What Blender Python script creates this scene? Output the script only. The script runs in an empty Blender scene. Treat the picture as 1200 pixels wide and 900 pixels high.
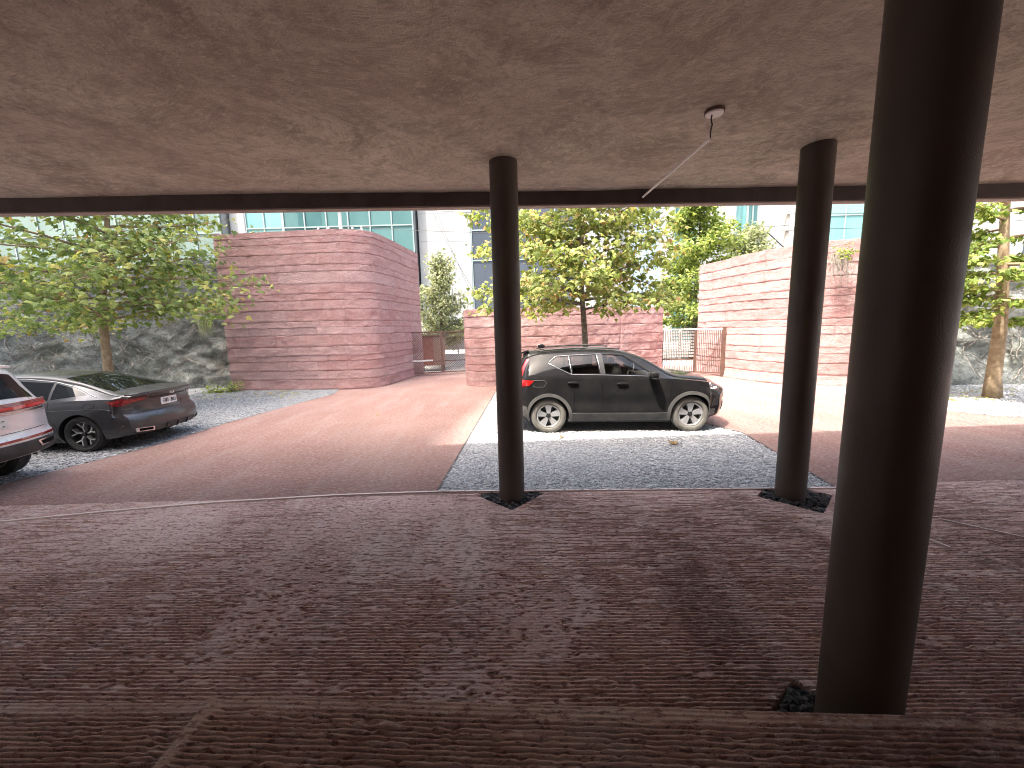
import bpy, bmesh, math, random
import numpy as np
from mathutils import Vector, Matrix
random.seed(7); RNG = np.random.default_rng(11)
SC = bpy.context.scene; COL = SC.collection
R = math.radians

# ------------------------------------------------------------------ helpers
def link(o): COL.objects.link(o); return o
def tag(o, label=None, cat=None, group=None, kind=None):
    if label: o['label'] = label
    if cat: o['category'] = cat
    if group: o['group'] = group
    if kind: o['kind'] = kind
    return o
def empty(name, loc=(0,0,0), rz=0.0, parent=None):
    o = bpy.data.objects.new(name, None); link(o); o.empty_display_size = .2
    o.location = loc; o.rotation_euler = (0,0,rz)
    if parent: o.parent = parent
    return o
def mesh_obj(name, V, F, mat, parent=None, smooth=False, mats=None, midx=None):
    me = bpy.data.meshes.new(name)
    me.from_pydata([tuple(v) for v in V], [], F)
    for m in (mats or [mat]): me.materials.append(m)
    if midx is not None: me.polygons.foreach_set('material_index', midx)
    if smooth is True: me.polygons.foreach_set('use_smooth', [True]*len(me.polygons))
    me.update()
    if smooth not in (True, False):
        me.polygons.foreach_set('use_smooth', [True]*len(me.polygons))
        me.set_sharp_from_angle(angle=R(smooth))
    o = bpy.data.objects.new(name, me); link(o)
    if parent: o.parent = parent
    return o
def np_mesh(name, V, F, mat, parent=None, smooth=True, attrs=None):
    """V (n,3) array, F (m,k) array of equal-sized faces"""
    me = bpy.data.meshes.new(name); n, m, k = len(V), len(F), F.shape[1]
    me.vertices.add(n); me.vertices.foreach_set('co', np.asarray(V, np.float32).ravel())
    me.loops.add(m*k); me.loops.foreach_set('vertex_index', F.astype(np.int32).ravel())
    me.polygons.add(m); me.polygons.foreach_set('loop_start', np.arange(m, dtype=np.int32)*k)
    me.polygons.foreach_set('loop_total', np.full(m, k, np.int32))
    me.polygons.foreach_set('use_smooth', np.full(m, bool(smooth)))
    me.update(calc_edges=True)
    for an, arr in (attrs or {}).items():
        a = me.attributes.new(an, 'FLOAT', 'POINT'); a.data.foreach_set('value', np.asarray(arr, np.float32).ravel())
    me.validate(); me.materials.append(mat)
    o = bpy.data.objects.new(name, me); link(o)
    if parent: o.parent = parent
    return o
def grid_faces(nr, nc, off=0, wrap=False):
    r = np.arange(nr-1)[:,None]; c = np.arange(nc if wrap else nc-1)[None,:]
    c2 = (c+1) % nc
    a = r*nc+c; b = r*nc+c2; d = (r+1)*nc+c2; e = (r+1)*nc+c
    return np.stack([a,b,d,e], -1).reshape(-1,4)+off
_T = np.random.default_rng(5).random((256,256))
def vn(x, y, f, s=0):
    x = np.asarray(x)*f+s*17.3; y = np.asarray(y)*f+s*7.7
    xi = np.floor(x).astype(int); yi = np.floor(y).astype(int); u = x-xi; v = y-yi
    u = u*u*(3-2*u); v = v*v*(3-2*v)
    g = lambda i, j: _T[(xi+i) & 255, (yi+j) & 255]
    return (g(0,0)*(1-u)+g(1,0)*u)*(1-v)+(g(0,1)*(1-u)+g(1,1)*u)*v
def fbm(x, y, f, o=4, s=0):
    t = 0; a = .5
    for i in range(o): t = t+a*(vn(x, y, f*2**i, s+i*3)-.5); a *= .5
    return t
def pchip(pts):
    X = np.array([p[0] for p in pts], float); Y = np.array([p[1] for p in pts], float)
    h = np.diff(X); d = np.diff(Y)/h; m = np.zeros(len(X)); m[0] = d[0]; m[-1] = d[-1]
    for i in range(1, len(X)-1):
        if d[i-1]*d[i] > 0:
            w1 = 2*h[i]+h[i-1]; w2 = h[i]+2*h[i-1]; m[i] = (w1+w2)/(w1/d[i-1]+w2/d[i])
    def f(x):
        x = np.clip(x, X[0], X[-1]); i = np.clip(np.searchsorted(X, x)-1, 0, len(h)-1)
        t = (x-X[i])/h[i]; t2 = t*t; t3 = t2*t
        return (2*t3-3*t2+1)*Y[i]+(t3-2*t2+t)*h[i]*m[i]+(-2*t3+3*t2)*Y[i+1]+(t3-t2)*h[i]*m[i+1]
    return f
class MB:
    def __init__(s): s.v = []; s.f = []
    def add(s, V, F):
        o = len(s.v); s.v += [tuple(p) for p in V]; s.f += [tuple(i+o for i in f) for f in F]; return s
    def box(s, x0, x1, y0, y1, z0, z1):
        return s.add([(x0,y0,z0),(x1,y0,z0),(x1,y1,z0),(x0,y1,z0),(x0,y0,z1),(x1,y0,z1),(x1,y1,z1),(x0,y1,z1)],
            [(0,3,2,1),(4,5,6,7),(0,1,5,4),(1,2,6,5),(2,3,7,6),(3,0,4,7)])
    def obox(s, p, q, w, h, up=(0,0,1)):
        """bar from p to q, w wide, h along up"""
        p = Vector(p); q = Vector(q); d = (q-p).normalized(); u = Vector(up)
        if abs(d.dot(u)) > .98: u = Vector((0,1,0))
        a = d.cross(u).normalized()*w/2; b = a.cross(d).normalized()*h/2
        V = [p-a-b, p+a-b, p+a+b, p-a+b, q-a-b, q+a-b, q+a+b, q-a+b]
        return s.add(V, [(0,3,2,1),(4,5,6,7),(0,1,5,4),(1,2,6,5),(2,3,7,6),(3,0,4,7)])
    def tube(s, pts, rad, n=8, cap=True):
        pts = [Vector(p) for p in pts]; rad = rad if hasattr(rad, '__len__') else [rad]*len(pts)
        V = []; F = []; a = None
        for i, p in enumerate(pts):
            d = (pts[min(i+1, len(pts)-1)]-pts[max(i-1, 0)])
            d = d.normalized() if d.length > 1e-9 else Vector((0,0,1))
            if a is None: a = d.orthogonal().normalized()
            a = (a-d*a.dot(d)).normalized(); b = d.cross(a)
            for k in range(n):
                t = 2*math.pi*k/n; V.append(p+(a*math.cos(t)+b*math.sin(t))*rad[i])
            if i:
                for k in range(n): F.append(((i-1)*n+k, (i-1)*n+(k+1) % n, i*n+(k+1) % n, i*n+k))
        if cap: F.append(tuple(range(n))[::-1]); F.append(tuple((len(pts)-1)*n+k for k in range(n)))
        return s.add(V, F)
    def lathe(s, prof, n=32, axis='z', c=(0,0,0), closed=False):
        V = []; F = []; m = len(prof)
        for k in range(n):
            t = 2*math.pi*k/n
            for r, h in prof:
                if axis == 'z': V.append((c[0]+r*math.cos(t), c[1]+r*math.sin(t), c[2]+h))
                else: V.append((c[0]+r*math.cos(t), c[1]+h, c[2]+r*math.sin(t)))
        for k in range(n):
            k2 = (k+1) % n
            for j in range(m if closed else m-1):
                j2 = (j+1) % m
                F.append((k*m+j, k2*m+j, k2*m+j2, k*m+j2))
        return s.add(V, F)
    def prism(s, poly, z0, z1):
        n = len(poly); V = [(x,y,z0) for x,y in poly]+[(x,y,z1) for x,y in poly]
        F = [tuple(range(n))[::-1], tuple(range(n,2*n))]+[(i,(i+1) % n,n+(i+1) % n,n+i) for i in range(n)]
        return s.add(V, F)
    def build(s, name, mat, parent=None, smooth=False):
        return mesh_obj(name, s.v, s.f, mat, parent, smooth)

# ------------------------------------------------------------------ materials
def mat(name, col=(.5,.5,.5), rough=.7, metal=0., spec=.5, coat=0., ior=None):
    m = bpy.data.materials.new(name); m.use_nodes = True
    b = m.node_tree.nodes['Principled BSDF']
    b.inputs['Base Color'].default_value = (*col,1); b.inputs['Roughness'].default_value = rough
    b.inputs['Metallic'].default_value = metal; b.inputs['Specular IOR Level'].default_value = spec
    b.inputs['Coat Weight'].default_value = coat; b.inputs['Coat Roughness'].default_value = .03
    return m
class NT:
    def __init__(s, m): s.m = m; s.t = m.node_tree; s.b = s.t.nodes['Principled BSDF']; s._co = None
    def n(s, typ, **kw):
        nd = s.t.nodes.new(typ)
        for k, v in kw.items():
            if k in nd.inputs.keys(): nd.inputs[k].default_value = v
            else: setattr(nd, k, v)
        return nd
    def l(s, a, b): s.t.links.new(a, b)
    def co(s, scale=(1,1,1), rot=(0,0,0)):
        if s._co is None: s._co = s.n('ShaderNodeTexCoord')
        mp = s.n('ShaderNodeMapping'); mp.inputs['Scale'].default_value = scale; mp.inputs['Rotation'].default_value = rot
        s.l(s._co.outputs['Object'], mp.inputs['Vector']); return mp.outputs[0]
    def noise(s, scale, detail=4, rough=.6, vec=None, dist=0):
        nd = s.n('ShaderNodeTexNoise', Scale=scale, Detail=detail, Roughness=rough, Distortion=dist)
        s.l(vec if vec is not None else s.co(), nd.inputs['Vector']); return nd.outputs['Fac']
    def vor(s, scale, vec=None, feat='F1', out='Distance'):
        nd = s.n('ShaderNodeTexVoronoi', Scale=scale); nd.feature = feat
        s.l(vec if vec is not None else s.co(), nd.inputs['Vector']); return nd.outputs[out]
    def ramp(s, fac, stops):
        r = s.n('ShaderNodeValToRGB'); e = r.color_ramp.elements
        while len(e) < len(stops): e.new(.5)
        for i, (p, c) in enumerate(stops): e[i].position = p; e[i].color = (*c,1) if len(c) == 3 else c
        s.l(fac, r.inputs['Fac']); return r.outputs['Color']
    def mix(s, fac, a, b, mode='MIX'):
        nd = s.n('ShaderNodeMix', data_type='RGBA', blend_type=mode)
        for i, v in ((0,fac),(6,a),(7,b)):
            if isinstance(v, (int,float)): nd.inputs[i].default_value = v
            elif isinstance(v, tuple): nd.inputs[i].default_value = (*v,1)
            else: s.l(v, nd.inputs[i])
        return nd.outputs[2]
    def math(s, op, a, b=0.):
        nd = s.n('ShaderNodeMath', operation=op)
        for i, v in ((0,a),(1,b)):
            if isinstance(v, (int,float)): nd.inputs[i].default_value = v
            else: s.l(v, nd.inputs[i])
        return nd.outputs[0]
    def attr(s, name):
        nd = s.n('ShaderNodeAttribute'); nd.attribute_name = name; return nd.outputs['Fac']
    def col(s, c): s.l(c, s.b.inputs['Base Color']); return s
    def rough(s, c): s.l(c, s.b.inputs['Roughness']); return s
    def bump(s, h, dist=.01, strength=1.):
        nd = s.n('ShaderNodeBump'); nd.inputs['Strength'].default_value = strength; nd.inputs['Distance'].default_value = dist
        s.l(h, nd.inputs['Height']); s.l(nd.outputs[0], s.b.inputs['Normal']); return s
def noisy(name, c1, c2, scale=3, rough=.8, bump=0, bscale=40, metal=0, spec=.5, lo=.35, hi=.65):
    m = mat(name, c1, rough, metal, spec); t = NT(m)
    t.col(t.ramp(t.noise(scale, 6), [(lo,c1),(hi,c2)]))
    if bump: t.bump(t.noise(bscale, 5), bump)
    return m

# pink scored concrete of the paving
def paving_mat(name, near):
    m = mat(name, rough=.92, spec=.2); t = NT(m)
    big = t.noise(.6, 6, .65, t.co((1,.75,1))); mid = t.noise(4, 6, .7, t.co((.8,1.6,1)))
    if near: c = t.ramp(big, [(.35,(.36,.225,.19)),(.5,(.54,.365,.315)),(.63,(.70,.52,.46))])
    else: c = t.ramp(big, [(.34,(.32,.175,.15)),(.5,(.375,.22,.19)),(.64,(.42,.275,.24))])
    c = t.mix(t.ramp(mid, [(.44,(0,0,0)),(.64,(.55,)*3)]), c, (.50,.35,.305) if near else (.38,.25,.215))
    # worn wheel tracks running away from the viewer
    tr = t.noise(1.5, 3, .55, t.co((1.1,.22,1), (0,0,.35)))
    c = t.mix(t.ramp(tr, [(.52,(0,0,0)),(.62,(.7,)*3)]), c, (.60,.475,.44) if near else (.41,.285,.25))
    c = t.mix(t.ramp(t.noise(1.1, 4, .6, t.co((.9,.25,1), (0,0,-.6))), [(.53,(0,0,0)),(.62,(.65 if near else .28,)*3)]), c, (.26,.16,.135))
    f1 = t.noise(24, 5, .8, t.co((.6,1.4,1))); f2 = t.noise(37, 4, .75, t.co((.55,1.5,1)))
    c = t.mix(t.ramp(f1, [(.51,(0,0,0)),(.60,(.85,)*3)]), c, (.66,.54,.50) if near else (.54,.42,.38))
    c = t.mix(t.ramp(f2, [(.53,(0,0,0)),(.61,(.9,)*3)]), c, (.24,.135,.12))
    t.col(c)
    if near: t.bump(t.noise(110, 4, .75), .012)
    else:
        w = t.n('ShaderNodeTexWave', Scale=11.0, Distortion=3.5, Detail=3.0); w.bands_direction = 'Y'; w.inputs['Detail Scale'].default_value = 2.5
        t.l(t.co((.6,1,1)), w.inputs['Vector'])
        h = t.math('ADD', t.math('MULTIPLY', w.outputs['Fac'], .5), t.math('MULTIPLY', t.noise(30, 5, .8, t.co((.55,1.3,1))), 1.5))
        t.bump(h, .032)
    return m
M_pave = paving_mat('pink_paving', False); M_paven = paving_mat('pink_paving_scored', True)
def gravel_mat(name, a, b, c, scale):
    m = mat(name, rough=.85, spec=.3); t = NT(m)
    v = t.vor(scale, None, 'F1', 'Color'); sep = t.n('ShaderNodeSeparateColor'); t.l(v, sep.inputs[0])
    cc = t.ramp(sep.outputs[0], [(0,a),(.5,b),(1,c)])
    cc = t.mix(t.ramp(t.noise(.8, 4), [(.45,(0,0,0)),(.62,(.45,)*3)]), cc, a)
    t.col(cc); d = t.vor(scale)
    t.bump(t.math('SUBTRACT', t.math('MULTIPLY', sep.outputs[1], .6), d), .02)
    return m
M_gravelL = gravel_mat('shaded_gravel', (.15,.155,.16), (.26,.27,.275), (.38,.385,.385), 26)  # same grey gravel, darkened: the left bay's shade is put into the colour
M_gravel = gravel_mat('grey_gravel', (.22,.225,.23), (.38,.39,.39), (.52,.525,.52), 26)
def stone_attr_mat(name, stops):
    m = mat(name, rough=.8, spec=.35); t = NT(m); t.col(t.ramp(t.attr('tone'), stops)); return m
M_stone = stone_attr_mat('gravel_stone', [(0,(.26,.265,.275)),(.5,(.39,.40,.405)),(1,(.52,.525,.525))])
M_stoneL = stone_attr_mat('shaded_gravel_stone', [(0,(.15,.155,.16)),(.5,(.27,.28,.285)),(1,(.40,.405,.405))])  # stones of the same gravel, toned down to carry the left bay's shade
M_pebble = stone_attr_mat('dark_pebble', [(0,(.012,.012,.013)),(.6,(.035,.034,.035)),(1,(.12,.115,.11))])
M_pit = noisy('pit_soil', (.03,.026,.025), (.06,.05,.045), 12, .9, .01, 60)
def rammed_mat():
    m = mat('rammed_earth', rough=.92, spec=.2); t = NT(m)
    k = t.attr('course')
    c = t.ramp(k, [(0,(.41,.225,.212)),(.3,(.46,.26,.246)),(.65,(.50,.305,.29)),(1,(.53,.365,.35))])
    c = t.mix(t.ramp(t.noise(2.2, 6, .65, t.co((1,1,2.5))), [(.40,(0,0,0)),(.66,(.8,)*3)]), c, (.53,.36,.345))
    c = t.mix(t.ramp(t.noise(9, 5, .7, t.co((1,1,2))), [(.48,(0,0,0)),(.68,(.5,)*3)]), c, (.32,.155,.14))
    c = t.mix(t.ramp(t.noise(45, 3, .7), [(.58,(0,0,0)),(.7,(.5,)*3)]), c, (.24,.115,.105))
    t.col(c)
    t.bump(t.math('ADD', t.noise(14, 7, .78, t.co((1,1,1.6))), t.math('MULTIPLY', t.noise(70, 3, .7), .5)), .075)
    return m
M_rammed = rammed_mat()
def ceiling_mat():
    m = mat('trowelled_plaster', rough=.85, spec=.2); t = NT(m)
    wv = t.n('ShaderNodeTexNoise', Scale=.5, Detail=2.0); t.l(t.co(), wv.inputs['Vector'])
    add = t.n('ShaderNodeVectorMath', operation='ADD'); sc = t.n('ShaderNodeVectorMath', operation='SCALE'); sc.inputs['Scale'].default_value = 1.1
    t.l(wv.outputs['Color'], sc.inputs[0]); t.l(t.co((.85,1.15,1), (0,0,.5)), add.inputs[0]); t.l(sc.outputs[0], add.inputs[1])
    n1 = t.noise(1.5, 8, .70, add.outputs[0], .5); n2 = t.noise(4.5, 7, .74, add.outputs[0], .5)
    c = t.ramp(n1, [(.36,(.34,.285,.225)),(.5,(.53,.465,.38)),(.64,(.66,.59,.49))])
    c = t.mix(t.ramp(n2, [(.47,(0,0,0)),(.62,(.7,)*3)]), c, (.34,.285,.23))
    c = t.mix(t.ramp(t.noise(13, 6, .75, add.outputs[0], .6), [(.5,(0,0,0)),(.62,(.6,)*3)]), c, (.72,.65,.55))
    c = t.mix(t.ramp(t.noise(19, 6, .75, add.outputs[0], .4), [(.51,(0,0,0)),(.62,(.55,)*3)]), c, (.30,.245,.195))
    c = t.mix(t.ramp(t.noise(.45, 3), [(.4,(0,0,0)),(.62,(.35,)*3)]), c, (.46,.36,.305))
    t.col(c); t.bump(t.math('ADD', n2, t.math('MULTIPLY', t.noise(60, 3), .3)), .03)
    return m
M_ceil = ceiling_mat()
M_beam = noisy('dark_beam', (.040,.028,.024), (.062,.044,.038), 4, .7, .004, 50)
M_soffit = noisy('bounce_lit_beam_edge', (.34,.27,.235), (.42,.34,.29), 5, .8)  # pale tone stands for sunlit bounce on the beam's underside
def column_mat():
    m = mat('painted_column', (.05,.04,.034), .45, 0, .5); t = NT(m)
    t.col(t.ramp(t.noise(2.5, 5, .6, t.co((1,1,.5))), [(.35,(.042,.030,.022)),(.65,(.060,.044,.034))])); t.bump(t.noise(140, 3), .0015)
    t.rough(t.ramp(t.noise(5, 4), [(.3,(.4,)*3),(.7,(.58,)*3)])); return m
M_column = column_mat()
M_step = paving_mat('dark_scored_step', True)
def rock_mat():
    m = mat('rock_face', rough=.92, spec=.2); t = NT(m)
    n1 = t.noise(.9, 8, .65, None, .6); n2 = t.noise(4.5, 7, .7, None, .5)
    c = t.ramp(n1, [(.30,(.08,.09,.075)),(.44,(.31,.33,.30)),(.6,(.45,.47,.43)),(.78,(.54,.55,.51))])
    c = t.mix(t.ramp(n2, [(.42,(0,0,0)),(.60,(.8,)*3)]), c, (.13,.135,.11))
    c = t.mix(t.ramp(t.noise(13, 6, .75), [(.46,(0,0,0)),(.64,(.7,)*3)]), c, (.42,.44,.41))
    c = t.mix(t.ramp(t.noise(.6, 4), [(.56,(0,0,0)),(.68,(.6,)*3)]), c, (.11,.115,.075))
    t.col(c); t.bump(t.math('ADD', n2, t.noise(16, 7, .8)), .14); return m
M_rock = rock_mat()
def leaf_mat(name, stops, trans=.45):
    m = mat(name, rough=.55, spec=.35); t = NT(m); c = t.ramp(t.attr('tone'), stops); t.col(c)
    tr = t.n('ShaderNodeBsdfTranslucent'); mx = t.n('ShaderNodeMixShader'); mx.inputs[0].default_value = trans
    hs = t.n('ShaderNodeHueSaturation'); hs.inputs['Value'].default_value = 1.25; hs.inputs['Saturation'].default_value = 1.1
    t.l(c, hs.inputs['Color']); t.l(hs.outputs[0], tr.inputs['Color'])
    out = t.t.nodes['Material Output']; t.l(t.b.outputs[0], mx.inputs[1]); t.l(tr.outputs[0], mx.inputs[2]); t.l(mx.outputs[0], out.inputs[0])
    return m
M_leafA = leaf_mat('plane_leaf', [(0,(.11,.16,.045)),(.5,(.21,.27,.075)),(.88,(.34,.37,.11)),(.96,(.40,.34,.09)),(1,(.30,.18,.07))])
M_leafY = leaf_mat('yellowing_leaf', [(0,(.12,.155,.04)),(.45,(.24,.29,.075)),(.75,(.38,.40,.12)),(.92,(.46,.37,.15)),(1,(.32,.18,.08))])
M_leafD = leaf_mat('street_leaf', [(0,(.13,.16,.075)),(.5,(.27,.30,.14)),(1,(.48,.49,.27))])
M_leafG = leaf_mat('fresh_leaf', [(0,(.10,.15,.03)),(.5,(.22,.29,.06)),(1,(.40,.42,.12))])
M_bark = noisy('mottled_bark', (.20,.135,.075), (.33,.25,.16), 9, .9, .01, 30)
M_barkd = noisy('dark_bark', (.08,.062,.045), (.20,.16,.12), 14, .9, .01, 30)
M_vine = noisy('dry_vine', (.10,.085,.07), (.34,.31,.27), 6, .9)
M_rust = noisy('rusty_brown_paint', (.075,.040,.030), (.135,.075,.052), 9, .65, .002, 80)
M_galv = noisy('pale_galvanised', (.50,.49,.46), (.66,.65,.62), 6, .45, 0, 40, .3)
M_wire = noisy('mesh_wire', (.07,.042,.034), (.12,.075,.058), 8, .6)
M_black = mat('black_trim', (.012,.012,.013), .5); M_rubber = mat('black_rubber', (.02,.02,.02), .75, 0, .3)
M_white = noisy('white_paint', (.78,.76,.73), (.84,.82,.79), 3, .5)
# ------------------------------------------------------------------ setting
def sheet(name, poly, z, m, kind='structure'):
    return tag(mesh_obj(name, [(x,y,z) for x,y in poly], [tuple(range(len(poly)))], m), kind=kind)
M_earth = noisy('city_ground', (.17,.155,.14), (.26,.24,.22), .5, .95)
M_road = noisy('asphalt', (.045,.045,.046), (.07,.068,.066), 4, .9, .006, 120)
M_side = noisy('pavement_concrete', (.23,.22,.21), (.31,.30,.285), 3, .9, .003, 60)
sheet('ground', [(-400,-400),(400,-400),(400,400),(-400,400)], -.12, M_earth)
# paved forecourt under and beyond the canopy (the near, deeply scored part is a fine mesh)
NX0, NX1, NY0, NY1 = -6.9, 6.9, .9, 4.62
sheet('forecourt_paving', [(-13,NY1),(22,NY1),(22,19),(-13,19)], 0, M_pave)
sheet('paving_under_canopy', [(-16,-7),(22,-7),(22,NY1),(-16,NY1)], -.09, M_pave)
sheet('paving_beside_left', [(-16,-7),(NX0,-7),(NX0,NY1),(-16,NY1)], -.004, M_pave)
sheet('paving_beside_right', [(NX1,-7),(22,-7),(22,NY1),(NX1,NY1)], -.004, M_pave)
pits = [(-.05,4.56,.29,.03),(3.33,4.33,.31,-.03),(1.53,1.61,.25,-.157)]
def rot_uv(X, Y, cx, cy, ang):
    dx = X-cx; dy = Y-cy; a = math.pi/4+ang
    return dx*math.cos(a)+dy*math.sin(a), -dx*math.sin(a)+dy*math.cos(a)
nx, ny = 1250, 1120
ys = NY0+(NY1-NY0)*np.linspace(0,1,ny)**1.2
Xg, Yg = np.meshgrid(np.linspace(NX0,NX1,nx), ys)
def scored(X, Y, pitch=.027):
    wob = .016*fbm(X, Y, .7, 3, 2)+.010*fbm(X, Y, 3.5, 2, 4)+.003*fbm(X, Y, 22, 2, 6)
    ph = (Y+.03*X+wob)/pitch; k = np.floor(ph); fr = ph-k
    cont = np.clip((3.3-Y)*.9, 0, 1)                                                   # lines stay whole close by
    brk = np.clip((vn(X, k*1.37, 4.5, 3)*.6+vn(X, k*2.11, 19, 5)*.4-.40+.22*cont)*5, 0, 1)
    worn = np.clip((fbm(X, Y, .7, 4, 9)+.20+.10*cont)*5., .12, 1)
    slot = np.clip((1-np.abs(fr-.5)/.29)*2., 0, 1)
    h = -.021*slot*brk*worn
    dash = np.clip((.36-vn(X*.30, Y, 62, 21)*.6-vn(X*.35, Y, 120, 22)*.4)*9, 0, 1)
    h -= (.017-.007*np.clip(Y-2.4,0,1))*dash*np.clip(1.25-worn*.6, .5, 1)
    h += .007*fbm(X*.6, Y, 45, 3, 33)+.012*fbm(X, Y, .5, 2, 40)
    return h
far = np.clip((Yg-3.0)/1.6, 0, 1)
Zg = scored(Xg, Yg)*(1-.45*far)-.002
for cx, cy, hs, an in pits:
    u, v = rot_uv(Xg, Yg, cx, cy, an); Zg = np.where((np.abs(u) < hs) & (np.abs(v) < hs), -.075, Zg)
o = np_mesh('scored_paving', np.stack([Xg,Yg,Zg], -1).reshape(-1,3), grid_faces(ny,nx), M_paven); tag(o, kind='structure')
# dark loose stones in the pits round the columns
def stones(name, P, size, m, flat=.65, seed=1):
    r = np.random.default_rng(seed); n = len(P)
    base = np.array([(1,0,0),(0,1,0),(-1,0,0),(0,-1,0),(.1,.1,1),(-.1,.05,-1),(.7,.7,.35),(-.7,.6,.3),(-.6,-.7,.4),(.7,-.65,.35)])
    F0 = np.array([(4,0,6),(4,6,1),(4,1,7),(4,7,2),(4,2,8),(4,8,3),(4,3,9),(4,9,0),(0,1,6),(1,2,7),(2,3,8),(3,0,9),(5,1,0),(5,2,1),(5,3,2),(5,0,3)])
    s = size*(.55+.9*r.random(n)); V = base[None]*(1+.35*(r.random((n,10,1))-.5))*s[:,None,None]
    V = V*np.stack([.8+.6*r.random(n), .7+.5*r.random(n), flat*(.7+.6*r.random(n))], -1)[:,None,:]
    a = r.random(n)*6.283; ca, sa = np.cos(a)[:,None], np.sin(a)[:,None]
    tl = (r.random(n)-.5)[:,None]*.9
    x = V[...,0]*ca-V[...,1]*sa; y = V[...,0]*sa+V[...,1]*ca; z = V[...,2]+x*tl
    V = np.stack([x,y,z], -1)+np.asarray(P)[:,None,:]
    F = (F0[None]+(np.arange(n)*10)[:,None,None]).reshape(-1,3)
    return np_mesh(name, V.reshape(-1,3), F, m, None, False, {'tone': np.repeat(r.random(n),10)})
names = ['dark stones around the foot of the column beside the black car','dark stones around the foot of the column right of the black car','dark stones in the small pit at the foot of the nearest column']
for i, (cx, cy, hs, an) in enumerate(pits):
    n = 900; r = np.random.default_rng(40+i); u = (r.random(n)*2-1)*(hs-.015); v = (r.random(n)*2-1)*(hs-.015); a = math.pi/4+an
    P = np.stack([cx+u*math.cos(a)-v*math.sin(a), cy+u*math.sin(a)+v*math.cos(a), -.062+.055*r.random(n)], -1)
    ob = stones('dark_gravel', P, .022, M_pebble, .7, 60+i); tag(ob, names[i], 'gravel', kind='stuff')
# gravel parking bays
bay = [(-.985,4.70),(3.93,4.50),(4.27,7.0),(3.9,7.75),(4.5,12.3),(-.52,12.4)]
def inside(poly, X, Y):
    c = np.zeros(X.shape, bool); n = len(poly)
    for i in range(n):
        x1, y1 = poly[i]; x2, y2 = poly[(i+1) % n]
        if y1 == y2: continue
        c ^= ((y1 > Y) != (y2 > Y)) & (X < (x2-x1)*(Y-y1)/(y2-y1)+x1)
    return c
sheet('gravel_bay', bay, .006, M_gravel)
left_bay = [(-7.42,5.30),(-7.25,5.95),(-7.10,6.38),(-6.95,6.95),(-6.85,7.6),(-6.80,8.9),(-6.4,11.2),(-6.05,12.9),(-6.3,13.9),(-11,15.6),(-24,15.6),(-24,1),(-7.9,1.2)]
right_bay = [(8.95,8.85),(9.6,8.4),(10.0,7.75),(10.9,7.45),(22,6),(22,13),(11.6,12),(9.6,12.2),(9.4,11)]
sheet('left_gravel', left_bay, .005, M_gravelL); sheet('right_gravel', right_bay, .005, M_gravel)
def scatter(poly, n, seed, w=None):
    r = np.random.default_rng(seed); p = np.array(poly); out = []
    x = p[:,0].min()+(p[:,0].max()-p[:,0].min())*r.random(n*3); y = p[:,1].min()+(p[:,1].max()-p[:,1].min())*r.random(n*3)
    k = inside(poly, x, y)
    if w is not None: k &= w(x, y) > r.random(n*3)
    x, y = x[k][:n], y[k][:n]; return np.stack([x, y, .008+.010*r.random(len(x))], -1)
tag(stones('loose_gravel', scatter(bay, 42000, 3), .0145, M_stone, .65, 4), 'loose pale grey gravel spread over the bay under the black car', 'gravel', kind='stuff')
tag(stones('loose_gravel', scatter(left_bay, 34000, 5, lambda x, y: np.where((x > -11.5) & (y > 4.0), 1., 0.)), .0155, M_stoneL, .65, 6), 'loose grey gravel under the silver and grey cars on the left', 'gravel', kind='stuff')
tag(stones('loose_gravel', scatter(right_bay, 9000, 8, lambda x, y: np.where(x < 16, 1., 0.)), .02, M_stone, .65, 9), 'loose pale gravel strip around the tree on the right', 'gravel', kind='stuff')
# thin edging strips (steel edge and cement lips) of the bays
M_lip = noisy('cement_lip', (.55,.45,.41), (.66,.56,.52), 6, .9); M_edge = noisy('steel_edge', (.05,.04,.037), (.10,.08,.07), 10, .7)
def strip(name, pts, w, z0, z1, m):
    b = MB()
    for p, q in zip(pts[:-1], pts[1:]): b.obox((p[0],p[1],(z0+z1)/2), (q[0],q[1],(z0+z1)/2), w, z1-z0)
    return tag(b.build(name, m), kind='structure')
strip('bay_edge', [(-.55,12.3),(-.99,4.72)], .025, -.03, .022, M_edge)
strip('bay_edge', [(3.95,4.52),(4.28,7.0),(3.92,7.75)], .025, -.03, .022, M_edge)
strip('paving_joint', [(-6.9,4.03),(-5.91,4.17),(-4.84,4.37),(-3.74,4.54),(-2.22,4.665),(-.97,4.69),(3.95,4.50)], .03, -.02, .014, M_lip)
strip('paving_joint', [(3.66,3.93),(3.9,3.2)], .016, -.02, .010, M_lip)
strip('paving_joint', [(4.35,3.70),(4.95,3.12)], .016, -.02, .010, M_lip)
# street behind the gates
sheet('street_pavement', [(-60,19.004),(60,19.004),(60,22.6),(-60,22.6)], .004, M_side)
sheet('street', [(-120,22.6),(120,22.6),(120,32),(-120,32)], -.1, M_road)
sheet('far_pavement', [(-120,32),(120,32),(120,70),(-120,70)], .02, M_side)

# ------------------------------------------------------------------ canopy building
def edgeY(x): return 5.56+.034*x
can = empty('canopy_building', (0,-5,0)); tag(can, 'brown plastered canopy with dark edge beam covering the whole foreground', 'canopy')
def child(o): 
    mw = o.parent.matrix_basis.inverted(); o.matrix_parent_inverse = mw; return o
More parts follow.
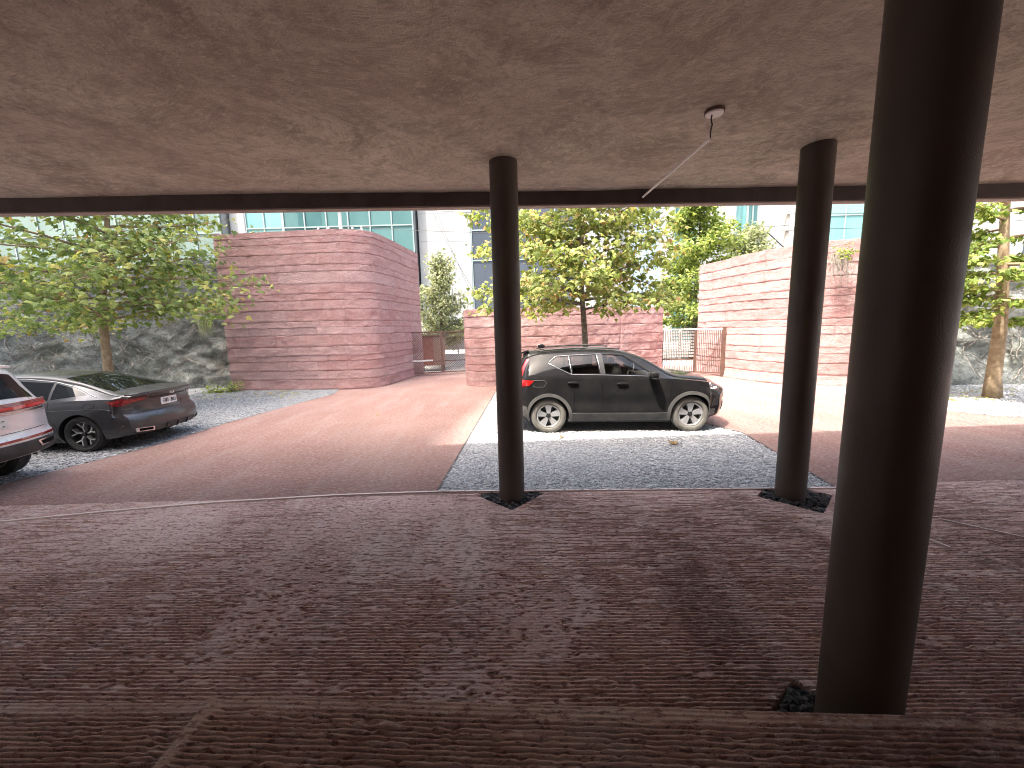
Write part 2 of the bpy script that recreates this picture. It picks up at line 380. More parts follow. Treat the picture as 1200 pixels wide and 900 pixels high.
# undulating trowelled ceiling
n1, n2 = 150, 90
Xc, Yc = np.meshgrid(np.linspace(-9.4,11.2,n1), np.linspace(-6,5.3,n2)); Yc = np.where(Yc > 5.25, edgeY(Xc)-.135, Yc)
Zc = 3.86+.045*fbm(Xc, Yc, .5, 4, 50)+.012*fbm(Xc, Yc, 2.5, 3, 51)
Zc = np.maximum(Zc, 3.82)
child(np_mesh('ceiling', np.stack([Xc,Yc,Zc], -1).reshape(-1,3), grid_faces(n2,n1)[:,::-1], M_ceil, can))
b = MB(); b.add([(-9.4,edgeY(-9.4)-.14,3.682),(11.2,edgeY(11.2)-.14,3.682),(11.2,edgeY(11.2)-.002,3.682),(-9.4,edgeY(-9.4)-.002,3.682),
    (-9.4,edgeY(-9.4)-.14,3.95),(11.2,edgeY(11.2)-.14,3.95),(11.2,edgeY(11.2)-.002,3.95),(-9.4,edgeY(-9.4)-.002,3.95)],
    [(0,3,2,1),(4,5,6,7),(0,1,5,4),(1,2,6,5),(2,3,7,6),(3,0,4,7)])
child(b.build('edge_beam', M_beam, can))
b = MB(); b.add([(x,y+dy,z) for z in (3.672,4.20) for x, y, dy in ((-9.4,edgeY(-9.4),-.105),(11.2,edgeY(11.2),-.105),(11.2,edgeY(11.2),.012),(-9.4,edgeY(-9.4),.012))],
    [(0,3,2,1),(4,5,6,7),(0,1,5,4),(1,2,6,5),(2,3,7,6),(3,0,4,7)])
child(b.build('fascia', M_soffit, can))
b = MB(); b.add([(x,y,z) for z in (3.97,4.18) for x, y in ((-9.4,-6.2),(11.2,-6.2),(11.2,edgeY(11.2)-.11),(-9.4,edgeY(-9.4)-.11))],
    [(0,3,2,1),(4,5,6,7),(0,1,5,4),(1,2,6,5),(2,3,7,6),(3,0,4,7)])
child(b.build('roof_slab', M_beam, can))
b = MB().box(-9.4,11.2,-6.4,-6.0,-.1,4.3); child(b.build('rear_wall', M_rammed, can))
cols = [((-.035,4.50),.155,'slim dark brown column standing in front of the rear of the black car'),
        ((3.27,4.33),.155,'dark brown column between the black car and the nearest column'),
        ((1.67,1.655),.160,'thick looking dark brown column nearest the viewer, rising from behind the scored step')]
for (x, y), r_, lb in cols:
    prof = [(r_,-.07),(r_,3.90)]
    cb = MB().lathe([(r_*1.0,-.07)]+[(r_, z) for z in np.linspace(.02,3.8,12)]+[(r_,3.93)], 48)
    co = cb.build('column', M_column, None, True); co.location = (x,y,0); tag(co, lb, 'column', 'round columns holding up the canopy')
# the two scored steps in front
def step_block(name, x0, x1, y0, y1, z, label, seed, yslope):
    nx_, ny_ = int((x1-x0)/.012), int((y1-y0)/.0026)
    X, Y = np.meshgrid(np.linspace(x0,x1,nx_), np.linspace(0,1,ny_)); ye = y1+yslope*X; Yw = y0+(ye-y0)*Y
    u = X+seed*3.1; v = Yw-yslope*X
    ph = (v+.010*fbm(u, v, 2, 3, seed)+.006*fbm(u, v, 9, 2, seed+1)*.5)/.0215
    kk = np.floor(ph); fr = ph-kk; g = -np.clip((1-np.abs(fr-.5)/.31)*2.2, 0, 1)*.026*np.clip((vn(u, kk*1.7, 3, seed)*.7+vn(u, kk*2.3, 14, seed+2)*.4-.15)*3, .1, 1)
    edge = ye-Yw; smooth_band = np.clip((edge-.035)/.05, .12, 1)
    side = np.minimum(X-x0, x1-X); smooth_band = smooth_band*np.clip((side-.06)/.03, .03, 1)
    Z = z+g*smooth_band+(np.maximum(fbm(u*.6, v, 40, 3, seed+8), -.1)*.022-.012*np.clip(.36-vn(u*.5, v, 60, seed+9), 0, .3)*3)*smooth_band+.004*fbm(u, v, 5, 2, 3)
    Z = np.where((Y >= 1) | (X <= x0+1e-6) | (X >= x1-1e-6), z-.012, Z)
    V = np.stack([X,Yw,Z], -1).reshape(-1,3); F = grid_faces(ny_,nx_)
    # sides down to the ground
    rim = list(range(nx_))+[r*nx_+nx_-1 for r in range(1,ny_)]+list(range((ny_-1)*nx_+nx_-2,(ny_-1)*nx_-1,-1))+[r*nx_ for r in range(ny_-2,0,-1)]
    low = V[rim].copy(); low[:,2] = -.1; o2 = len(V); V = np.vstack([V,low]); k = len(rim)
    F2 = np.array([(rim[(i+1) % k], rim[i], o2+i, o2+(i+1) % k) for i in range(k)])
    ob = np_mesh(name, V, np.vstack([F,F2]), M_step); tag(ob, label, 'step', 'scored concrete steps'); return ob
step_block('concrete_step', -1.40, 3.6, -1.6, 1.445, .45, 'higher dark scored concrete step filling the bottom of the view', 1, -.056)
step_block('concrete_step', -4.2, -1.415, -1.6, 1.60, .30, 'lower dark scored concrete step at the bottom left corner', 2, -.02)

# ceiling lamp: plate, cable, hanging white tube
lamp = empty('ceiling_lamp', (1.80,3.60,3.84)); tag(lamp, 'thin white tube lamp hanging tilted by a black cable under the brown ceiling', 'lamp')
b = MB().lathe([(0,-.016),(.066,-.016),(.073,-.010),(.073,.02)], 28); b.build('ceiling_plate', M_white, lamp, 40)
b = MB().lathe([(.074,-.004),(.079,-.006),(.081,.02)], 28); b.build('plate_rim', M_rust, lamp, 40)
b = MB().tube([(-.02,0,-.01),(-.025,.004,-.05),(-.012,.006,-.09),(-.022,.01,-.14),(-.02,.015,-.2)], .006, 6); b.build('cable', M_black, lamp, True)
b = MB().tube([(-.02,.01,-.198),(0,1.80,-.105)], .0125, 10); b.build('tube', M_white, lamp, 40)

# ------------------------------------------------------------------ rammed earth walls
def smooth_path(P, n=8):
    P = [np.array(p, float) for p in P]; out = []
    for i in range(len(P)-1):
        p0 = P[max(i-1,0)]; p1 = P[i]; p2 = P[i+1]; p3 = P[min(i+2,len(P)-1)]
        for t in np.linspace(0,1,n,endpoint=False):
            out.append(.5*((2*p1)+(-p0+p2)*t+(2*p0-5*p1+4*p2-p3)*t*t+(-p0+3*p1-3*p2+p3)*t**3))
    out.append(P[-1]); return np.array(out)
def resample(P, ds):
    d = np.r_[0,np.cumsum(np.linalg.norm(np.diff(P,axis=0),axis=1))]; n = max(3,int(d[-1]/ds)+1); s = np.linspace(0,d[-1],n)
    return np.stack([np.interp(s,d,P[:,0]),np.interp(s,d,P[:,1])],-1)
def rammed_wall(name, path, thick, H, ncourse, seams, label, seed):
    r = np.random.default_rng(seed); F = resample(smooth_path(path), .045)
    t = np.gradient(F,axis=0); t /= np.linalg.norm(t,axis=1)[:,None]; nrm = np.stack([t[:,1],-t[:,0]],-1)   # front normal (towards viewer for left-to-right paths)
    Bk = F-nrm*thick; k = max(3,int(thick/.045))
    e1 = np.linspace(0,1,k+1)[1:-1,None]; end = F[-1]*(1-e1)+Bk[-1]*e1; st = Bk[0]*(1-e1)+F[0]*e1
    loop = np.vstack([F,end,Bk[::-1],st]); N = len(loop)
    tt = np.roll(loop,-1,0)-np.roll(loop,1,0); tt /= np.linalg.norm(tt,axis=1)[:,None]; nn = np.stack([tt[:,1],-tt[:,0]],-1)
    s = np.r_[0,np.cumsum(np.linalg.norm(np.diff(loop,axis=0),axis=1))]
    hs = .6+.8*r.random(ncourse); hs = hs/hs.sum()*H; zb = np.r_[0,np.cumsum(hs)]
    rows = []; cid = []; frac = []
    for c in range(ncourse):
        for f in (0.0,.035,.09,.2,.35,.5,.65,.8,.92,.97): rows.append(zb[c]+f*hs[c]); cid.append(c); frac.append(f)
    rows.append(H-.006); cid.append(ncourse-1); frac.append(.995)
    rows = np.array(rows); cid = np.array(cid); frac = np.array(frac); S, Z = np.meshgrid(s,rows)
    cidg = np.repeat(cid[:,None],N,1); fg = np.repeat(frac[:,None],N,1)
    jl = .035*fbm(S,Z*0+cidg*3.7,1.6,4,seed)+.045*fbm(S,Z*0+cidg*1.9,7,3,seed+2)
    Zw = Z+np.where((rows[:,None] < .01) | (rows[:,None] > H-.02), .25*jl*(rows[:,None] > H-.02), jl)
    # vertical segments within a course have their own setback and tone
    brk = [np.sort(r.random(max(2,int(s[-1]/2.6)))*s[-1]) for _ in range(ncourse)]
    seg = np.stack([np.searchsorted(brk[c],s) for c in cid]); key = (cidg*31+seg*7+seed*13) % 251
    tab = r.random(251); tone = .75*tab[key]+.25*r.random(ncourse)[cidg]
    for sm in seams: tone = tone+0.0
    tone = np.clip(tone+.12*np.sign(np.sin(key*1.7)),0,1)
    off = .014*(tab[(key*3) % 251]-.5)+.008*(r.random(ncourse)[cidg]-.5)+.06*fbm(S,Zw,3.0,5,seed+6)+.035*fbm(S,Zw,11,3,seed+7)
    gj = np.clip(vn(S,cidg*2.3,1.7,4)*.6+vn(S,cidg*5.1,7,8)*.7-.32,0,1)*1.7
    off = off-.026*np.clip(1-fg/.05,0,1)*np.clip(gj,.38,1)-.008*(fg > .985)*np.clip(gj,.1,1)+.004*(fg > .05)*(fg < .3)
    for sm in seams: off = off-.035*np.clip(1-np.abs(S-sm)/.05,0,1)
    dbr = np.stack([np.min(np.abs(s[:,None]-brk[c][None]),1) for c in cid]); off = off-.020*np.clip(1-dbr/.045,0,1)
    off = off+.02*np.clip(.25-Zw,0,.25)/.25
    P = loop[None]+nn[None]*off[...,None]
    V = np.concatenate([P,Zw[...,None]],-1).reshape(-1,3); Fc = grid_faces(len(rows),N,0,True)
    # top cap: front row to back row strips
    nF = len(F); top0 = (len(rows)-1)*N; cap = []
    for i in range(nF-1): cap.append((top0+i,top0+i+1,top0+nF+len(end)+nF-2-i,top0+nF+len(end)+nF-1-i))
    ob = np_mesh(name,V,np.vstack([Fc,np.array(cap)]),M_rammed,None,True,{'course':np.clip(tone,0,1).ravel()})
    ob.data.set_sharp_from_angle(angle=R(38))
    return tag(ob,label,'wall',None)
rammed_wall('rammed_earth_wall',[(-10.5,14.3),(-8.6,14.15),(-6.5,13.95),(-5.75,13.97),(-5.15,14.2),(-4.82,14.7),(-4.6,15.9),(-4.45,17.2),(-4.25,18.6)],.55,5.62,18,[4.62],'tall pink rammed earth wall on the left, curving back towards the left gate',21)
rammed_wall('rammed_earth_wall',[(-1.75,14.55),(-1.62,14.15),(-1.25,13.85),(0,13.85),(2.2,14.1),(4.4,14.72),(6.1,15.55)],.5,2.76,9,[6.4],'low pink rammed earth wall between the two gates, behind the black car',34)
rammed_wall('rammed_earth_wall',[(7.85,16.3),(8.12,15.2),(8.3,14.1),(8.6,13.1),(9.1,12.42),(9.8,11.95),(10.7,11.68),(12.2,11.55)],.55,4.42,14,[3.1],'tall pink rammed earth wall on the right, bulging forward behind the columns',47)
# ------------------------------------------------------------------ gates
def mesh_fill(b, A, B, z0, z1, pitch, w, diag=True):
    A = Vector((A[0],A[1],0)); B = Vector((B[0],B[1],0)); L = (B-A).length; d = (B-A)/L
    P = lambda s, z: tuple(A+d*s+Vector((0,0,z)))
    H = z1-z0
    if diag:
        for sgn in (1,-1):
            s = -H
            while s < L+H:
                s0, s1, a, c = s, s+sgn*H, z0, z1
                lo, hi = 0., 1.                     # clip to the panel
                ds = s1-s0
                for lim, sg in ((0,1),(L,-1)):
                    ta = (lim-s0)/ds
                    if (ds > 0) == (sg > 0): lo = max(lo,ta)
                    else: hi = min(hi,ta)
                if hi-lo > .02: b.obox(P(s0+ds*lo,a+H*lo),P(s0+ds*hi,a+H*hi),w,w)
                s += pitch
    else:
        s = pitch
        while s < L-.02: b.obox(P(s,z0),P(s,z1),w,w); s += pitch
def gate(label, A, B, z0, z1, mids, rail_z, diag, post_at, rail_mat):
    c = Vector((A[0],A[1],0)); g = empty('metal_gate', c); tag(g, label, 'gate')
    A = Vector((0,0,0)); B = Vector((B[0],B[1],0))-c; d = (B-A).normalized()
    P = lambda s, z: tuple(A+d*s+Vector((0,0,z))); L = (B-A).length
    b = MB(); b.obox(P(0,z0),P(L,z0),.05,.05); b.obox(P(0,rail_z),P(L,rail_z),.04,.04)
    b.obox(P(.025,z0+.025),P(.025,z1-.03),.05,.05,(0,1,0)); b.obox(P(L-.025,z0+.025),P(L-.025,z1-.03),.05,.05,(0,1,0)); b.build('gate_frame', M_rust, g)
    b = MB(); b.obox(P(-.03,z1),P(L,z1),.06,.06); b.build('top_rail', rail_mat, g)
    for s in mids: b = MB(); b.obox(P(s,z0+.03),P(s,z1-.031),.09,.07,(0,1,0)); b.build('upright', M_rust, g)
    b = MB(); mesh_fill(b, tuple(P(.05,0))[:2], tuple(P(L-.05,0))[:2], z0+.03, z1-.03, .11 if diag else .065, .013 if diag else .014, diag); b.build('mesh_panel', M_wire, g)
    ps, pw = post_at
    b = MB(); b.obox(P(ps,-.05),P(ps,z1+.07),pw,pw,(0,1,0)); b.build('post', M_rust, g)
    return g, P
g, P = gate('brown mesh gate between the tall left wall and low middle wall', (-4.55,17.35), (-1.75,18.15), .14, 1.98, [1.42], .66, True, (-.10,.15), M_rust)
b = MB(); b.obox(P(.05,.70),P(1.0,.70),.05,.07); b.build('latch_bar', M_galv, g)
b = MB().tube([P(-.1,.16),P(-.1,.02)],.05,12); b.build('guide_roller', M_galv, g)
g, P = gate('brown barred gate with pale top rail, behind the bonnet of the black car', (8.14,14.80), (6.30,16.12), .14, 1.84, [.98], .62, False, (-.02,.13), M_galv)
b = MB().lathe([(0,0),(.06,0),(.06,.03),(0,.03)],16,'y',P(-.02,1.72)); b.build('hinge', M_rust, g)
b = MB().lathe([(0,0),(.05,0),(.05,.03),(0,.03)],16,'y',P(-.09,.55)); b.build('hinge', M_rust, g)
b = MB().tube([P(-.12,.20),P(-.12,.02)],.05,12); b.build('guide_roller', M_galv, g)
# red brown cabinet behind the left gate
M_cab = noisy('red_brown_steel', (.21,.075,.055), (.28,.115,.085), 5, .6)
M_cabside = noisy('grooved_brown_board', (.20,.13,.10), (.29,.20,.16), 20, .7)
cb = empty('utility_cabinet', (-4.05,19.9,0), R(12)); tag(cb, 'red brown utility cabinet on low feet seen through the left gate', 'cabinet')
b = MB().box(-.62,.62,-.45,.45,.30,1.75); b.build('body', M_cab, cb)
b = MB().box(-.68,.68,-.52,.5,1.752,1.82); b.build('lid', M_rust, cb)
b = MB(); [b.box(.05+.072*i,.11+.072*i,-.475,-.452,.34,1.72) for i in range(8)]; b.build('slatted_panel', M_cabside, cb)
for sx in (-.5,.5):
    for sy in (-.35,.35): MB().box(sx-.05,sx+.05,sy-.05,sy+.05,-.05,.298).build('foot', M_black, cb)
# low white wall and white panel fence across the street
M_panel = noisy('white_panel', (.42,.43,.43), (.52,.53,.53), 2, .6)
wf = empty('panel_fence', (-2,21.8,0)); tag(wf, 'white panel fence on low wall, behind the left gate', 'fence')
b = MB().box(-9,7,-.12,.12,-.05,.72); b.build('low_wall', M_panel, wf)
for i in range(8): b = MB().box(-9+2*i+.02,-9+2*i+1.98,-.03,.03,.95,2.6); b.build('panel', M_panel, wf)
for i in range(9): b = MB().box(-9.04+2*i,-8.96+2*i,.035,.10,.722,2.65); b.build('post', M_galv, wf)
M_red = mat('red_marking', (.55,.09,.06), .6)
b = MB().tube([(1.0+.16*math.cos(a)*(1 if a < 4 else 1.1),-.036,1.62+.2*math.sin(a)) for a in np.linspace(.4,6.0,14)],.022,6)
b.tube([(1.06,-.036,1.5),(1.22,-.036,1.3)],.02,6); b.build('painted_mark', M_red, wf)
sf = empty('slat_fence', (9.6,22.1,0)); tag(sf, 'grey horizontal slat fence seen through the right gate', 'fence')
M_slat = noisy('grey_slat', (.24,.225,.21), (.38,.36,.335), 5, .8)
for i in range(9): b = MB().box(-3.0,5.5,-.05,.05,.18+.17*i,.29+.17*i); b.build('slat', M_slat, sf)
for x in (-2.6,.1,2.8,5.3): b = MB().box(x-.05,x+.05,.055,.15,-.05,1.75); b.build('post', M_galv, sf)

# ------------------------------------------------------------------ city buildings
def glass_mat(name, c1, c2, sx, sz, rough=.12, frame=(.35,.38,.38), jit=.25):
    """curtain wall glass: panes of slightly differing tint"""
    m = mat(name, c1, rough, 0, .25); t = NT(m)
    br = t.n('ShaderNodeTexWhiteNoise'); sn = t.n('ShaderNodeVectorMath', operation='SNAP'); sn.inputs[1].default_value = (sx,sx,sz)
    t.l(t.co(), sn.inputs[0]); t.l(sn.outputs[0], br.inputs['Vector'])
    n = t.noise(.12, 4, .6, t.co((1,1,.5), (0,.5,0)))
    f = t.math('ADD', t.math('MULTIPLY', br.outputs['Value'], jit), t.math('MULTIPLY', n, 1-jit))
    t.col(t.ramp(f, [(.3,c1),(.62,c2)])); return m
G_teal = glass_mat('teal_glass', (.028,.08,.085), (.085,.165,.165), 2.6, 3.4)
G_pale = glass_mat('pale_green_glass', (.085,.13,.115), (.15,.205,.185), 2.6, 3.4, .2)
G_dark = glass_mat('slate_glass', (.038,.048,.064), (.062,.075,.098), 3., 3.6)
G_aqua = glass_mat('aqua_glass', (.10,.24,.24), (.18,.34,.33), 3., 3.6, .15)
G_blue = glass_mat('light_blue_glass', (.20,.27,.35), (.26,.34,.42), 3., 3.)
M_clad = noisy('white_cladding', (.235,.25,.255), (.29,.30,.30), .4, .6); M_joint = mat('cladding_joint', (.22,.235,.245), .7); M_mull = mat('pale_mullion', (.20,.25,.25), .4)
def block(name, label, x0, x1, y0, y1, H, segs, rz=0):
    """segs: (xa, xb, z0, z1, kind, material, nx, nz)"""
    e = empty(name, ((x0+x1)/2,y0,0)); tag(e, label, 'building'); cx = (x0+x1)/2
    b = MB().box(x0-cx,x1-cx,.3,y1-y0,-.1,H); b.build('core', M_clad, e)
    for xa, xb, z0, z1, kind, m, nx_, nz_ in segs:
        b = MB().box(xa-cx,xb-cx,.0 if kind == 'wall' else .12,.298,z0,z1); b.build('cladding' if kind == 'wall' else 'glazing', m, e)
        b = MB(); jw = .055 if kind == 'wall' else .07; yy = (-.012,-.001) if kind == 'wall' else (.03,.118)
        for i in range(nx_+1): 
            xx = xa+(xb-xa)*i/nx_; xx = min(max(xx,xa+jw),xb-jw); b.box(xx-cx-jw,xx-cx+jw,yy[0],yy[1],z0,z1)
        for k in range(1,nz_): zz = z0+(z1-z0)*k/nz_; b.box(xa-cx+.08,xb-cx-.08,yy[0]+.002,yy[1]-.002,zz-jw,zz+jw)
        b.build('joints' if kind == 'wall' else 'mullion_grid', M_joint if kind == 'wall' else M_mull, e)
    return e
block('office_building','teal glass office building rising behind the tall left wall',-30.2,-10.3,44,60,34,
      [(-30.2,-28.6,-.1,34,'wall',M_clad,1,8),(-28.6,-24.5,-.1,34,'glass',G_aqua,2,10),(-24.5,-10.3,-.1,34,'glass',G_teal,6,10)])
block('office_building','pale green glass building at the far left, behind the rock face',-75,-30.6,43,60,26,[(-75,-30.6,-.1,26,'glass',G_pale,16,8)])
block('office_building','white clad building with dark slate glass, behind the middle tree',-10.0,12.5,45,62,36,
      [(-10.0,-4.2,-.1,36,'wall',M_clad,3,12),(-4.2,7.6,-.1,36,'glass',G_dark,5,11),(7.6,12.5,-.1,36,'wall',M_clad,3,12)])
block('office_building','white building with light blue windows, right of the middle tree',12.8,26.0,46,62,36,
      [(12.8,14.2,-.1,36,'wall',M_clad,1,12),(14.2,17.4,-.1,36,'glass',G_blue,2,12),(17.4,19.0,-.1,36,'wall',M_clad,1,12),(19.0,21.6,-.1,36,'glass',G_teal,2,16),(21.6,26.0,-.1,36,'wall',M_clad,3,12)])
block('office_building','white building with aqua glass bands behind the right rammed earth wall',26.3,46,47,64,32,
      [(26.3,27.9,-.1,32,'glass',G_aqua,1,10),(27.9,29.2,-.1,32,'glass',G_teal,2,10),(29.2,35.0,-.1,32,'wall',M_clad,3,10),(35.0,46,-.1,32,'glass',G_aqua,5,9)])
block('office_building','slate blue glass building at the far right, behind the tree',52,84,40,60,26,[(52,84,-.1,26,'glass',G_dark,14,9)])
# tall tower left of the canopy: outside the frame, it shades the left half of the forecourt
tw = empty('tall_tower', (-25,-10,0)); tag(tw, 'tall plain tower standing left of the canopy', 'building')
b = MB().prism([(-44,-12.5),(-22.65,-12.5),(-22.24,-9.75),(-21.45,-4.5),(-20.0,5.0),(-44,5.0)],0,55); ob = b.build('tower_wall', M_clad); 
ob.parent = tw; ob.matrix_parent_inverse = tw.matrix_basis.inverted()

# utility poles and wires
M_pole = noisy('weathered_pole', (.27,.25,.22), (.40,.375,.34), 6, .9); M_insul = mat('white_insulator', (.75,.74,.72), .3)
def pole(name, x, y, H, arms, label, m):
    e = empty(name, (x,y,0)); tag(e, label, 'utility pole')
    b = MB().tube([(0,0,-.1),(0,0,H)],[.16,.12],12); b.build('shaft', m, e, 40)
    for z, xa, xb in arms:
        b = MB().obox((xa,-.17,z),(xb,-.17,z),.10,.12); b.build('crossarm', m, e)
        for x_ in (xa+.1,xa*.5,xb*.55,xb-.1):
            q = MB().lathe([(0,0),(.03,0),(.03,.05),(.075,.07),(.075,.11),(.04,.13),(.07,.15),(.065,.2),(0,.23)],12,'z',(x_,-.17,z+.062)); q.build('insulator', M_insul, e, 40)
    z, xa, xb = arms[0]
    b = MB().obox((xa*.6,-.10,z-.02),(0,-.10,z-1.2),.05,.05); b.build('brace', M_black, e)
    return e
pole('utility_pole',17.6,25.4,11,[(7.75,-2.3,.5),(8.75,-1.0,.9)],'weathered utility pole with crossarms behind the right rammed earth wall',M_pole)
pole('utility_pole',-12.5,30.2,13,[(9.55,-1.7,1.7),(11.0,-1.2,1.2)],'pale pole with white insulators above the tall left wall',M_galv)
def wire(p, q, sag, label):
    pts = [Vector(p).lerp(Vector(q),t)-Vector((0,0,sag*4*t*(1-t))) for t in np.linspace(0,1,20)]
    tag(MB().tube(pts,.014,5).build('overhead_wire', M_black, None, True), label, 'wire', 'overhead wires along the street')
for k, (z, sg) in enumerate(((8.0,.5),(9.75,.9),(11.3,.6))): wire((-12.3,30.0,z+1.8 if k else 9.9),(17.6,25.2,z),sg,'thin black overhead wire strung between the two street poles')
for k in range(3): wire((17.8,25.2,8.0+.9*k-.2),(46,26,9.2+.7*k),.5,'thin black overhead wire running right from the weathered pole')
for k in range(2): wire((-8.5,43.5,17.5-1.5*k),(-2.2,24,3.9+.5*k),.4,'thin black wire dropping across the white building')

# ------------------------------------------------------------------ rock faces
def rock_face(label, path, H, depth, seed, du=.09):
    F = resample(smooth_path(path),du); n = len(F); m = int(H/du)
    t = np.gradient(F,axis=0); t /= np.linalg.norm(t,axis=1)[:,None]; nrm = np.stack([t[:,1],-t[:,0]],-1)
    s = np.arange(n)*du; S, Z = np.meshgrid(s,np.linspace(0,H,m))
    r1 = fbm(S,Z*1.2,.55,5,seed); cr = 1-np.abs(fbm(S+Z*.5,Z*1.6,1.1,4,seed+3))*5
    off = .75*r1+.16*np.clip(cr,-1,1)+.20*fbm(S,Z,3.5,4,seed+9)-.13*Z-.25*np.clip(1-Z/.8,0,1)*-1
    Zt = Z*(1+(.5*fbm(S,S*0,.35,5,seed+12)+.30*np.clip(1-S/12.,0,1)-.12)*(Z/H))
    P = F[None]+nrm[None]*off[...,None]
    V = np.concatenate([P,Zt[...,None]-.05],-1).reshape(-1,3); Fc = grid_faces(m,n)
    # thickness: top shelf and back
    top = V[(m-1)*n:].copy(); top[:,:2] -= nrm*depth; back = top.copy(); back[:,2] = -.1; o2 = len(V)
    V = np.vstack([V,top,back]); i = np.arange(n-1)
    Fc = np.vstack([Fc,np.stack([(m-1)*n+i,(m-1)*n+i+1,o2+i+1,o2+i],-1),np.stack([o2+i,o2+i+1,o2+n+i+1,o2+n+i],-1)])
    ob = np_mesh('rock_face',V,Fc,M_rock); return tag(ob,label,'rock wall'), (F,nrm,H,seed)
_, RL = rock_face('grey green rough rock face behind the grey car, left of the tall wall',[(-30,11.0),(-24,12.4),(-19,13.9),(-15,14.9),(-12.2,15.6),(-10.6,16.2)],5.6,2.5,71)
_, RR = rock_face('shaded rough rock face behind the tree at the far right',[(9.9,12.5),(12.2,12.1),(15,11.6),(18.5,10.8),(24,9.0)],3.6,2.5,83)
def vines(label, face, n, seed, xr):
    F, nrm, H, sd = face; r = np.random.default_rng(seed); b = MB()
    idx = [i for i in range(len(F)) if xr[0] < F[i,0] < xr[1]]
    for k in range(n):
        i = idx[int(r.integers(0,len(idx)))]; z = .1+r.random()*(H*.8); dirx = r.choice([-1,1])*(.2+r.random()); pts = []; dz = .5+.9*r.random()
        rr = .006+.012*r.random()
        for st in range(int(8+r.random()*16)):
            ii = min(max(i,0),len(F)-1); s_ = ii*.09
            off = .75*fbm(s_,z*1.2,.55,5,sd)+.16*np.clip(1-np.abs(fbm(s_+z*.5,z*1.6,1.1,4,sd+3))*5,-1,1)+.20*fbm(s_,z,3.5,4,sd+9)-.13*z+.25*max(0,1-z/.8)
            p = F[ii]+nrm[ii]*(off+.05); pts.append((p[0],p[1],z)); i += int(round(dirx*1.6+r.normal()*1.1)); z += dz*.12+r.normal()*.05
            if z > H*.95 or z < .05: break
        if len(pts) > 3: b.tube(pts,[rr*(1-.6*j/len(pts)) for j in range(len(pts))],5)
    tag(b.build('dry_creeper',M_vine,None,True),label,'creeper',kind='stuff')
vines('dry leafless creeper stems climbing the rock face on the left',RL,420,5,(-26,-10.9))
vines('dry creeper stems on the shaded rock face at far right',RR,60,6,(10,19))

# ------------------------------------------------------------------ trees
def leaf_template(kind):
    if kind == 'plane':
        a = np.array([-90,-55,-28,-5,22,50,68,90,112,130,158,185,208,235])*math.pi/180
        rr = np.array([.35,.62,.55,.95,.5,.62,.62,1.05,.62,.62,.5,.95,.55,.62])
    else:
        a = np.linspace(0,2*math.pi,7)[:-1]+math.pi/2; rr = np.array([1.1,.62,.55,.65,.55,.62])
    x = rr*np.cos(a)*.5; y = rr*np.sin(a)*.5+.35; z = -.35*np.abs(x)-.25*y*y
    V = np.vstack([[0,.30,.0],np.stack([x,y,z],-1)]); n = len(a)
    return V, np.array([(0,1+i,1+(i+1) % n) for i in range(n)])
LT = {'plane':leaf_template('plane'),'oval':leaf_template('oval')}
def leaves(name, P, D, size, m, kind, parent, seed, droop=.5):
    """P points, D outward dirs (n,2)"""
    r = np.random.default_rng(seed); n = len(P); V0, F0 = LT[kind]
    yaw = np.arctan2(D[:,1],D[:,0])-math.pi/2+r.normal(size=n)*.9; pit = -droop+r.normal(size=n)*.45; rol = r.normal(size=n)*.5
    s = size*(.55+.75*r.random(n)); V = V0[None]*s[:,None,None]
    c, sn = np.cos(rol)[:,None], np.sin(rol)[:,None]; x, y, z = V[...,0]*c+V[...,2]*sn, V[...,1], -V[...,0]*sn+V[...,2]*c
    c, sn = np.cos(pit)[:,None], np.sin(pit)[:,None]; y, z = y*c-z*sn, y*sn+z*c
    c, sn = np.cos(yaw)[:,None], np.sin(yaw)[:,None]; x, y = x*c-y*sn, x*sn+y*c
    V = np.stack([x,y,z],-1)+P[:,None,:]; F = (F0[None]+(np.arange(n)*len(V0))[:,None,None]).reshape(-1,3)
    return np_mesh(name,V.reshape(-1,3),F,m,parent,False,{'tone':np.repeat(r.random(n)**1.2,len(V0))})
